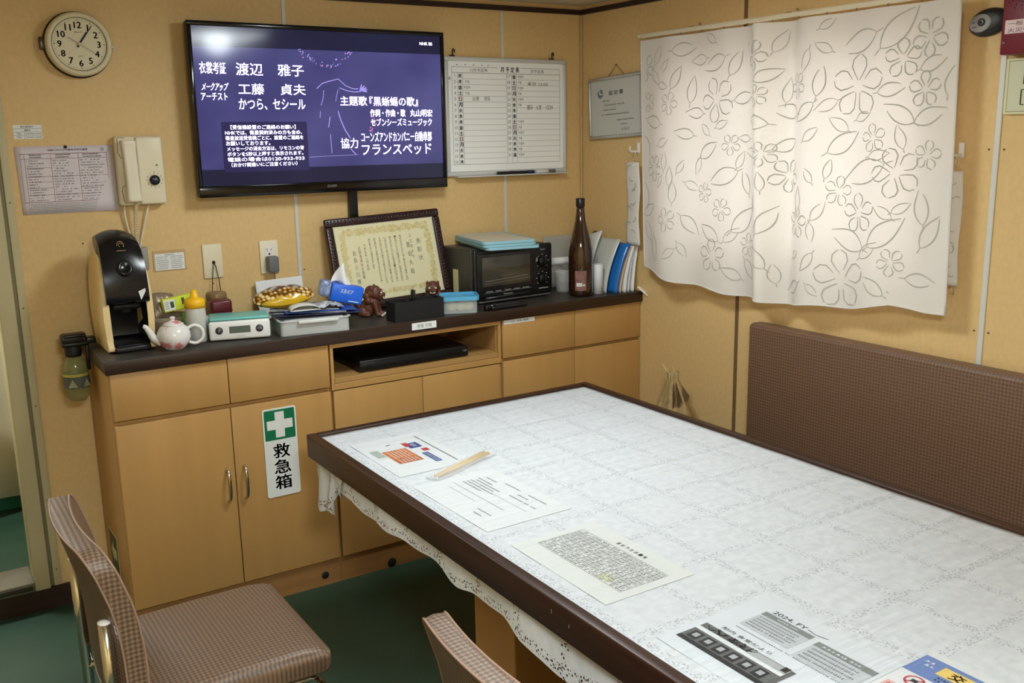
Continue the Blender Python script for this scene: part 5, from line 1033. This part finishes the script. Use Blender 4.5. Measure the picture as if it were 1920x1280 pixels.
tpaper('flyer', 'printed flyer with an orange box under the vinyl at the table\'s far left corner', -1.578, -1.343, -.915, -1.262, 0, d1)
tpaper('letter', 'white typed letter under the vinyl, next to the chopsticks', -1.580, -1.328, -1.345, -1.722, 0.02, d2)
tpaper('schedule_sheet', 'white sheet with a ruled timetable under the vinyl in the table\'s middle', -1.571, -1.331, -1.819, -2.172, 0, d3, mat('sheet_warm', (222, 223, 216), .7))
tpaper('newsletter', 'grey newsletter with a photograph of a building under the vinyl', -1.572, -1.280, -2.325, -2.655, .0, d4, mat('sheet_cool', (220, 223, 224), .6))
tpaper('poster', 'colourful poster with a blue and yellow heading nearest the camera on the table', -1.46, -1.196, -2.648, -3.02 + .04, 0, d5)
# chopsticks in a clear sleeve
t = thing('chopsticks_packet', 'pair of wooden chopsticks in a clear sleeve lying across the table\'s vinyl', 'chopsticks', (-1.392, -1.286, .697), rz=math.atan2(.085, .215))
for dy, a in ((-.006, -.006), (.005, .012)):
    b = MB(); b.M = Matrix.Rotation(a, 4, 'Z'); b.tube([(-.118, dy, .0045), (.112, dy * 1.2, .0060)], [.0034, .0054], 10); b.obj('chopstick', mat('bamboo', (214, 186, 132), .55), t)
b = MB(); b.grid(lambda u, v: (-.130 + .265 * u, -.020 + .046 * v, .0004 + .0104 * math.sin(PI * v) ** .6 * (1 if .03 < u < .97 else .3) + .0012 * math.sin(u * 50) * math.sin(v * 9)), 30, 10); b.obj('sleeve', mat('sleeve_clear', (236, 238, 240), .1, alpha=.26, spec=.9), t)
b = MB(); b.M = TOP(0, 0, .0016); b.line([(-.130, -.020), (.135, -.020)], .003); b.line([(-.130, .026), (.135, .026)], .004); b.line([(-.130, -.020), (-.128, .026)], .006); b.line([(.133, -.020), (.135, .026)], .006); b.obj('sleeve_seam', mat('sleeve_edge', (236, 238, 240), .2, alpha=.6), t)

# ------------------------------------------------------------------ chairs and bench
vin = weave_mat('brown_weave', (86, 66, 50), (126, 101, 79), .0105, (0, 1)); vinv = weave_mat('brown_weave_back', (86, 66, 50), (126, 101, 79), .0105, (1, 2)); vine = weave_mat('brown_weave_edge', (88, 68, 53), (134, 110, 88), .0105, (0, 1, 2)); vinb = weave_mat('bench_weave', (94, 69, 52), (124, 96, 74), .011, (1, 2), .5); pipm = mat('piping_tan', (150, 122, 104), .5)
def xprof(z):
    P = [(.40, -.276), (.45, -.276), (.52, -.276), (.58, -.278), (.64, -.284), (.69, -.294), (.75, -.312), (.81, -.332)]
    for (a, xa), (c, xc) in zip(P, P[1:]):
        if z <= c: return xa + (xc - xa) * (z - a) / (c - a)
    return P[-1][1]
def chair(label, loc, rz):
    t = thing('dining_chair', label, 'chair', loc, rz=rz, group='brown dining chairs')
    b = MB(); q = bmesh.new(); bmesh.ops.create_cube(q, size=1)
    for v in q.verts: v.co = Vector((-.040 + v.co.x * .42, v.co.y * (.452 if v.co.x > 0 else .43), .415 + v.co.z * .07))
    bmesh.ops.bevel(q, geom=list(q.edges) + list(q.verts), offset=.026, segments=4, profile=.5, affect='EDGES'); bmesh.ops.subdivide_edges(q, edges=[e for e in q.edges if e.calc_length() > .2], cuts=8, use_grid_fill=True)
    for v in q.verts:
        if v.co.z > .435: v.co.z += .012 * max(0, 1 - (v.co.x / .2) ** 2) * max(0, 1 - (v.co.y / .23) ** 2); v.co.z -= .02 * max(0, (v.co.x - .09) / .1) ** 2
    b.merge(q, 0, True); b.obj('seat', vin, t)
    out = [(y, z) for y, z in rrect(-.222, .415, .222, .808, .055, 8)]; n = len(out); b = MB(); cyz = (0, .61); K = 10; TH = .0205
    dn = []
    for i in range(n):      # dense outline
        a, c = out[i], out[(i + 1) % n]; st = max(1, int(math.hypot(c[0] - a[0], c[1] - a[1]) / .02))
        dn += [(a[0] + (c[0] - a[0]) * j / st, a[1] + (c[1] - a[1]) * j / st) for j in range(st)]
    n = len(dn)
    def X(y, z, sd, f): return xprof(z) + .024 * (y / .222) ** 2 - .012 + sd * (TH + .008 * (1 - f ** 3))
    for sd in (1, -1):
        vs = [(X(0, cyz[1], sd, 0), 0, cyz[1])]; fs = []
        for k_ in range(1, K + 1):
            f = k_ / K
            for y, z in dn: yy, zz = y * f, cyz[1] + (z - cyz[1]) * f; vs.append((X(yy, zz, sd, f), yy, zz))
        for i in range(n):
            j = (i + 1) % n; fs.append((0, 1 + i, 1 + j) if sd > 0 else (0, 1 + j, 1 + i))
            for k_ in range(K - 1):
                a = 1 + k_ * n + i; c = 1 + k_ * n + j; fs.append((a, a + n, c + n, c) if sd > 0 else (a, c, c + n, a + n))
        b.put(vs, fs, 0, True)
    vs = [(X(y, z, 1, 1), y, z) for y, z in dn] + [(X(y, z, 0, 1), y * 1.012, .61 + (z - .61) * 1.012) for y, z in dn] + [(X(y, z, -1, 1), y, z) for y, z in dn]; b.put(vs, [(k_ * n + i, (k_ + 1) * n + i, (k_ + 1) * n + (i + 1) % n, k_ * n + (i + 1) % n) for i in range(n) for k_ in (0, 1)], 1, True)
    bk = b.obj('backrest', [vinv, vine], t)
    for sd in (1, -1): b = MB(); b.tube([(X(y, z, sd, 1) + sd * .0005, y, z) for y, z in dn], .0026, 6, closed=True); b.obj('piping', pipm, bk)
    for s in (-1, 1):
        y = s * .188; b = MB(); b.tube([(-.312, y, .642), (-.312, y, .50), (-.311, y, .36), (-.313, y, .15), (-.316, y, .0)], .0138, 16); b.obj('leg', chrome, t)
        b = MB(); pts = [(-.311, y * .985, .362), (-.1, y, .366), (.08, y, .368)] + [(.105 + .045 * math.sin(a), y, .323 + .045 * math.cos(a)) for a in (.3, .6, .9, 1.2, 1.5)] + [(.152, y, .2), (.160, y, .0)]; b.tube(pts, .0112, 14); b.obj('leg', chrome, t)
        b = MB(); b.lathe([(.0138, .0), (.0140, .004), (.0001, .006)], 14, M=Matrix.Translation((-.312, y, .6415))); b.obj('cap_screw', whitem, t)
    b = MB(); b.tube([(.02, -.188, .366), (.02, .188, .366)], .009, 10); b.obj('crossbar', chrome, t); b = MB(); b.tube([(-.16, -.188, .365), (-.16, .188, .365)], .009, 10); b.obj('crossbar', chrome, t)
    return t
chair('brown woven vinyl chair with chrome legs standing in front of the left cabinet', (-2.100, -1.375, 0), 0)
chair('brown woven vinyl chair pushed under the lace hem of the table, mostly out of view', (-1.650, -2.395, 0), math.radians(-1))
t = thing('bench', 'long brown upholstered bench along the right wall behind the table', 'bench', (0, -2.30, 0))
b = MB(); b.box(-.075, -.006, -1.20, 1.188, .43, .926, .018, 4); b.obj('backrest', vinb, t)
b = MB(); b.box(-.47, -.078, -1.20, 1.188, .34, .43, .022, 4); b.obj('seat', vinb, t)
b = MB(); b.box(-.44, -.013, -1.19, 1.178, .0, .34); b.obj('base', woodside, t)

# ------------------------------------------------------------------ straw bundle between sideboard and bench
t = thing('paper_bag', 'brown paper bag of dried straw behind the table by the right wall', 'paper bag', (-.135, -.765, 0))
b = MB(); r = random.Random(3)
def bag(u, v):
    a = 2 * PI * u; k_ = [(.0, .085), (.1, .09), (.6, .088), (.74, .078), (.84, .052), (.92, .034), (.965, .019), (1.0, .026)]
    h = v * .68
    for (h0, r0), (h1, r1) in zip(k_, k_[1:]):
        if h0 <= v <= h1: rr = r0 + (r1 - r0) * (v - h0) / (h1 - h0); break
    rr *= 1 + .13 * math.sin(5 * a + 3 * v) + .08 * math.sin(11 * a + 9 * v); return (rr * math.cos(a) * .8 + .012 * v, rr * math.sin(a) * 1.0 - .02 * math.sin(v * 3), h)
b.grid(bag, 40, 24); b.obj('bag', mat('kraft', (164, 138, 92), .75, noise=.25, scale=(40, 40, 40), bump=.5, bscale=(60, 60, 60)), t, solid=.001)
b = MB()
for i in range(4):
    a = r.uniform(0, 6.28); q = r.uniform(.005, .024); l = r.uniform(.03, .11); b.tube([(q * math.cos(a), q * math.sin(a), .62), (q * 1.2 * math.cos(a), q * 1.2 * math.sin(a), .675), (q * 1.4 * math.cos(a), q * 1.6 * math.sin(a) + .02, .665 + l * .6)], [.003, .0025, .001], 6)
b.obj('straw', mat('straw', (202, 178, 122), .7), t)
b = MB()
for i in range(7): a = -2.2 + i * .35; b.put([(.055 * math.cos(a), .055 * math.sin(a), .53), (.030 * math.cos(a + .3), .030 * math.sin(a + .3), .645), (.075 * math.cos(a + .15), .080 * math.sin(a + .15), .58)], [(0, 1, 2)])
b.obj('dry_leaf', mat('dry_leaf', (96, 74, 44), .7), t, solid=.001)

# ------------------------------------------------------------------ curtain on the right wall
CY0, CY1, CZT = -.486, -1.872, 1.9705
def cfold(y, z):
    s = (y - CY0) / (CY1 - CY0); v = (CZT - z) / .93
    g = lambda c, w_: math.exp(-((s - c) / w_) ** 2)
    x = -.072 - .046 * g(.475 + .02 * v, .030) + .022 * g(.55 + .01 * v, .03) - .022 * g(.62, .05) - .012 * g(.15, .05) - .016 * g(.35, .04) + .006 * g(.24, .04) - .014 * g(.80, .06) - .010 * g(.95, .03)
    x += .010 * math.sin(s * 34 + 1) * (.4 + .6 * v) + .008 * math.sin(s * 17 + 2.2) * v
    return x - .012 * v * (1 + math.sin(s * 11))
def cbot(s): return 1.074 - .055 * math.sin(PI * min(1, s * 1.15)) ** .8 * (1 if s < .87 else 1) + .010 * math.sin(s * 31) * .5 - .02 * max(0, s - .8)
def cpt(s, v, off=0):
    z0 = cbot(s); z = CZT + (z0 - CZT) * v; y = CY0 + (CY1 - CY0) * s - .022 * v * s - .036 * v * (1 - s); return (cfold(CY0 + (CY1 - CY0) * s, z) - off, y, z)
cloth = bpy.data.materials.new('curtain_cloth'); cloth.use_nodes = True; nt = cloth.node_tree; p = nt.nodes['Principled BSDF']; p.inputs['Base Color'].default_value = lin((232, 229, 222)); p.inputs['Roughness'].default_value = .75; p.inputs['Sheen Weight'].default_value = .2
tl = nt.nodes.new('ShaderNodeBsdfTranslucent'); tl.inputs[0].default_value = lin((236, 226, 218)); mx = nt.nodes.new('ShaderNodeMixShader'); mx.inputs[0].default_value = .20; nt.links.new(p.outputs[0], mx.inputs[1]); nt.links.new(tl.outputs[0], mx.inputs[2]); nt.links.new(mx.outputs[0], nt.nodes['Material Output'].inputs[0])
patm = mat('curtain_print', (178, 176, 164), .75)
t = thing('curtain', 'white window curtain printed with pale leaf and flower outlines', 'curtain', (-.075, -1.18, CZT))
b = MB(); b.M = Matrix.Translation((.075, 1.18, -CZT)); b.grid(lambda u, v: cpt(u, v), 150, 50)
def strokes(pts, wd):
    vs = []; n = len(pts)
    for i in range(n):
        a = Vector(pts[max(0, i - 1)]); c = Vector(pts[min(n - 1, i + 1)]); d_ = (c - a); d_ = d_.normalized() if d_.length else Vector((1, 0)); q = Vector((-d_.y, d_.x)) * wd / 2 * (.45 + .55 * math.sin(PI * (i + .5) / n))
        for sg in (1, -1):
            y, z = pts[i][0] + q.x * sg, pts[i][1] + q.y * sg; s = (y - CY0 + .02) / (CY1 - CY0)
            if not 0.004 < s < .996: return
            z0 = cbot(s); v = (CZT - z) / (CZT - z0)
            if not .002 < v < .995: return
            y2 = CY0 + (CY1 - CY0) * s; s2 = (y + .022 * v * s + .036 * v * (1 - s) - CY0) / (CY1 - CY0)
            if not 0 <= s2 <= 1: return
            pt = cpt(s2, v); vs.append((pt[0] - .0016, pt[1], pt[2]))
    b.put(vs, [(2 * i, 2 * i + 1, 2 * i + 3, 2 * i + 2) for i in range(n - 1)], 1, True)
FL= [(-0.934, 1.727, 0.064), (-1.547, 1.743, 0.075), (-1.779, 1.725, 0.041), (-1.706, 1.481, 0.06), (-1.522, 1.134, 0.075), (-1.134, 1.866, 0.041), (-0.878, 1.389, 0.03), (-1.005, 1.566, 0.03), (-1.624, 1.585, 0.034), (-1.494, 1.418, 0.038), (-1.583, 1.352, 0.049), (-0.928, 1.155, 0.049), (-1.335, 1.308, 0.041), (-1.712, 1.209, 0.034), (-1.703, 1.817, 0.045), (-0.684, 1.722, 0.034), (-1.784, 1.873, 0.045), (-0.694, 1.276, 0.038), (-1.305, 1.759, 0.034), (-1.265, 1.462, 0.045), (-0.598, 1.475, 0.041), (-1.802, 1.535, 0.034), (-1.158, 1.732, 0.03), (-0.969, 1.331, 0.034)]
LF= [(-0.917, 1.855, 0.049, 200), (-1.019, 1.853, 0.041, 60), (-0.894, 1.547, 0.045, 30), (-0.971, 1.449, 0.056, 200), (-1.504, 1.573, 0.053, 30), (-1.589, 1.478, 0.068, 200), (-1.538, 1.875, 0.06, 200), (-1.683, 1.907, 0.064, 45), (-1.48, 1.63, 0.034, 150), (-1.577, 1.652, 0.026, 20), (-1.701, 1.657, 0.045, 150), (-1.802, 1.65, 0.045, 20), (-0.911, 1.241, 0.045, 150), (-1.018, 1.24, 0.034, 40), (-1.539, 1.267, 0.06, 160), (-1.687, 1.299, 0.06, 40), (-1.145, 1.645, 0.045, 170), (-1.253, 1.677, 0.045, 170), (-0.605, 1.91, 0.034, 60), (-0.58, 1.656, 0.045, 170), (-1.405, 1.77, 0.041, 80), (-1.674, 1.729, 0.038, 10), (-1.802, 1.799, 0.038, 20), (-1.793, 1.384, 0.045, 100), (-1.214, 1.309, 0.045, 60), (-1.145, 1.368, 0.038, 100), (-0.657, 1.576, 0.03, 20), (-0.562, 1.309, 0.038, 30), (-1.336, 1.386, 0.034, 90), (-1.86, 1.746, 0.034, 80), (-1.647, 1.534, 0.03, 10), (-1.711, 1.588, 0.03, 110), (-1.673, 1.361, 0.03, 150), (-1.731, 1.376, 0.026, 30), (-1.259, 1.565, 0.038, 20), (-1.107, 1.539, 0.03, 170), (-0.871, 1.622, 0.026, 140), (-0.964, 1.639, 0.026, 20), (-0.705, 1.447, 0.03, 90)]
def fill(A, B, gap):          # the print repeats every .613 m along the curtain
    for it in list(A) + [None]:
        if it is None: break
        for sh in (.613, -.613):
            q = (it[0] + sh,) + tuple(it[1:])
            if CY1 + .03 < q[0] < CY0 - .03 and all(math.hypot(q[0] - o[0], q[1] - o[1]) > gap * (q[2] + o[2]) for o in A + B): A.append(q)
fill(FL, LF, .85); fill(LF, FL, .85)
r = random.Random(21)
for i in range(900):
    q = (r.uniform(CY1 + .03, CY0 - .03), r.uniform(1.08, 1.95), r.uniform(.022, .046), r.uniform(0, 360))
    if all(math.hypot(q[0] - o[0], q[1] - o[1]) > 1.08 * (q[2] + o[2]) for o in FL + LF): LF.append(q)
r = random.Random(5)
for y, z, s in FL:
    s *= 1.3
    r0 = r.uniform(0, 1.2)
    for k_ in range(5):
        a = r0 + k_ * 2 * PI / 5; ca, sa = math.cos(a), math.sin(a); loc = lambda p_: (y - (p_[0] * ca - p_[1] * sa) * s, z + (p_[0] * sa + p_[1] * ca) * s)
        for sg in (1, -1):
            pet = [(.20, sg * .03), (.38, sg * .17), (.62, sg * .31), (.84, sg * .27), (.97, sg * .10), (1.0, 0)]; pp = []
            for i in range(len(pet) - 1):
                for j in range(3): f = j / 3; pp.append(loc((pet[i][0] + (pet[i + 1][0] - pet[i][0]) * f, pet[i][1] + (pet[i + 1][1] - pet[i][1]) * f)))
            strokes(pp[r.choice((0, 0, 2)):len(pp) - r.choice((0, 0, 2))], .0042 if s > .05 else .0032)
for y, z, s, dg in LF:
    s *= 1.25
    a = math.radians(dg); ca, sa = math.cos(a), math.sin(a)
    for sg in (1, -1):
        pp = []
        for i in range(17): u = i / 16; px, py = (u - .5) * 2.0, sg * .42 * math.sin(PI * u ** .8); pp.append((y - (px * ca - py * sa) * s, z + (px * sa + py * ca) * s))
        strokes(pp[:len(pp) - r.choice((0, 1, 3))], .0042 if s > .045 else .0032)
    strokes([(y - ((-1.0 - .35 * i / 5) * ca) * s, z + ((-1.0 - .35 * i / 5) * sa) * s) for i in range(6)], .0028)
b.obj('cloth', [cloth, patm], t)
b = MB(); b.M = Matrix.Translation((.075, 1.18, -CZT)); b.tube([cpt(0, v / 20, .0) for v in range(21)], .0022, 6); b.tube([cpt(1, v / 20, .0) for v in range(21)], .003, 6); b.tube([cpt(u / 100, 1, .0) for u in range(101)], .0022, 6); b.obj('seam_edge', cloth, t)
t = thing('curtain_rail', 'cream curtain rail above the window on the right wall', 'curtain rail', (-.068, -1.18, 1.987))
b = MB(); b.box(-.010, .010, -.715, .705, -.007, .009, .003); b.obj('rail', ivory, t)
b = MB()
for y in (-.60, -.05, .42): b.box(.009, .0675, y - .008, y + .008, .0, .014, .002); b.cyl((.055, y, .012), .003, .016, 8)
b.obj('bracket', mat('bracket_metal', (150, 140, 118), .4, .5), t)
b = MB()
for i in range(13): y = -.68 + i * .1135; b.tube([(-.006, y, -.004), (-.008, y, -.010), (-.006, y, -.0135)], .0018, 6)
b.obj('glider', mat('glider_grey', (120, 116, 104), .5), t)
def tie(label, y0, y1, zt, zb, yh, zh):
    yc = (y0 + y1) / 2; t = thing('curtain_tieback', label, 'tieback', (0, yc, zt), rz=RW, group='curtain tiebacks'); b = MB(); wd = abs(y1 - y0)
    b.grid(lambda u, v: (-wd / 2 + wd * u + .004 * v, -.040 - .004 * math.sin(v * 9 + u * 2) - .004 * math.sin(PI * u), -(zt - zb) * v), 8, 24)
    b.M = FRONT(0, -.0505, 0); r = random.Random(int(abs(yc) * 100))
    for i in range(9): cx_, cz = r.uniform(-wd * .28, wd * .28), -(zt - zb) * (i + .7) / 10; b.line(arc(cx_, cz, r.uniform(.012, .020), (a0 := r.uniform(0, 6)), a0 + r.uniform(1.2, 2.6), 10), .002, 1)
    b.obj('band', [cloth, patm], t, solid=.003)
    b = MB(); hx = -(yh - yc); hz = zh - zt; b.box(hx - .009, hx + .009, -.006, -.0005, hz - .004, hz + .040, .002); b.box(hx - .004, hx + .004, -.052, -.004, hz, hz + .008, .002); b.box(hx - .004, hx + .004, -.052, -.046, hz, hz + .026, .002); b.obj('hook', whitem, t)
    b = MB(); b.tube([(hx, -.020, hz + .009), (hx - .006, -.020, hz - .02), (-.002, -.020, .004)], .0016, 6); b.tube([(hx, -.020, hz + .009), (hx + .006, -.020, hz - .02), (.004, -.020, .004)], .0016, 6); b.tube([(0.004, -.02, -(zt - zb)), (-.002, -.02, -(zt - zb) - .022), (.008, -.02, -(zt - zb) - .030), (.012, -.02, -(zt - zb))], .0013, 6); b.obj('loop', mat('loop_cream', (206, 196, 164), .6), t)
tie('white printed tieback hanging at the curtain\'s left edge above the files', -.372, -.450, 1.494, 1.150, -.400, 1.533)
tie('white printed tieback hanging at the curtain\'s right edge', -1.850, -1.898, 1.489, 1.152, -1.862, 1.530)
# ------------------------------------------------------------------ right wall devices
t = thing('wall_sensor', 'black oval wall device with a grey round face beside the curtain', 'sensor', (0, -1.917, 1.901), rot=(0, 0, RW)); t.matrix_world = Matrix.Translation((0, -1.917, 1.901)) @ Matrix.Rotation(RW, 4, 'Z') @ Matrix.Rotation(math.radians(-8), 4, 'Y')
b = MB(); S = Matrix.Diagonal((.058, 1, .0375, 1)); b.lathe([(1, 0), (1.02, .006), (.98, .012), (.86, .017), (.6, .020), (.0001, .021)], 40, M=S @ Y); b.obj('shell', mat('sensor_black', (28, 27, 27), .4), t)
b = MB(); b.lathe([(.029, .015), (.028, .0215), (.0001, .0235)], 30, M=Matrix.Translation((-.018, 0, .001)) @ Matrix.Diagonal((1.15, 1, .86, 1)) @ Y); b.obj('face', mat('sensor_grey', (168, 168, 170), .45), t)
b = MB(); b.lathe([(.011, .021), (.011, .025), (.008, .0265), (.0001, .0255)], 22, M=Matrix.Translation((-.012, 0, .002)) @ Y); b.obj('lens_ring', mat('sensor_dark', (58, 58, 60), .3), t)
b = MB(); b.lathe([(.0035, .0255), (.0001, .0275)], 14, M=Matrix.Translation((-.012, 0, .002)) @ Y); b.obj('lens', black, t)
b = MB(); b.M = FRONT(0, -.0232, 0); b.text('REC', -.040, .004, -.028, .008); b.scrib(-.042, -.010, -.024, -.004, 1, 0, 0, .004); b.obj('marking', ink, t)
t = thing('alarm_box', 'dark red alarm box with a perforated speaker at the frame\'s upper right', 'alarm box', (0, -2.092, 1.905), rz=RW)
b = MB(); b.box(-.105, .105, -.060, -.001, -.100, .110, .005, 2); b.obj('case', mat('alarm_red', (112, 20, 38), .4), t)
b = MB(); b.M = FRONT(0, -.0606, 0)
for k_ in range(5):
    for i in range(12 if k_ else 1): a = i * PI / 6 + (k_ % 2) * .0; x, y = .010 * k_ * math.cos(a) - .052, .010 * k_ * math.sin(a) + .055; b.poly([(x + .0022 * math.cos(j), y + .0022 * math.sin(j)) for j in range(6)])
b.obj('speaker_holes', mat('alarm_hole', (44, 6, 14), .6), t)
b = MB(); b.box(-.094, .06, -.0615, -.0595, -.046, -.010, .001, 1); b.M = FRONT(0, -.0618, 0); b.text('一般警報', -.085, -.026, .0, -.014, 1); b.text('火災警報', -.085, -.043, .0, -.031, 1); b.obj('name_plate', [mat('plate_pink', (226, 204, 208), .5), mat('alarm_ink', (90, 30, 44), .6)], t)
b = MB()
for x, z in ((-.094, -.068), (-.094, .096)): b.lathe([(.0045, 0), (.0045, .002), (.0001, .003)], 12, M=Matrix.Translation((x, -.0598, z)) @ Y)
b.obj('screw', mat('screw_rose', (170, 120, 130), .3, .6), t)
t = thing('framed_notice', 'pale cream framed panel with black marks below the red alarm box', 'panel', (0, -2.088, 1.722), rz=RW)
b = MB(); b.box(-.105, .105, -.014, -.001, -.076, .076, .003, 2); b.obj('frame', mat('panel_cream', (216, 212, 172), .45), t)
b = MB(); b.M = FRONT(0, -.0144, 0); b.line([(-.095, -.068), (.095, -.068), (.095, .068), (-.095, .068)], .0016, 1, closed=True); b.flat(-.094, -.067, .094, .067, 0); b.flat(-.052, .005, -.046, .046, 2, .0002); b.line([(-.046, -.050), (-.055, -.050), (-.055, -.010), (-.046, -.010)], .004, 2, .0002); b.obj('face', [mat('panel_face', (204, 206, 176), .5), mat('panel_line', (96, 100, 80), .6), ink], t)
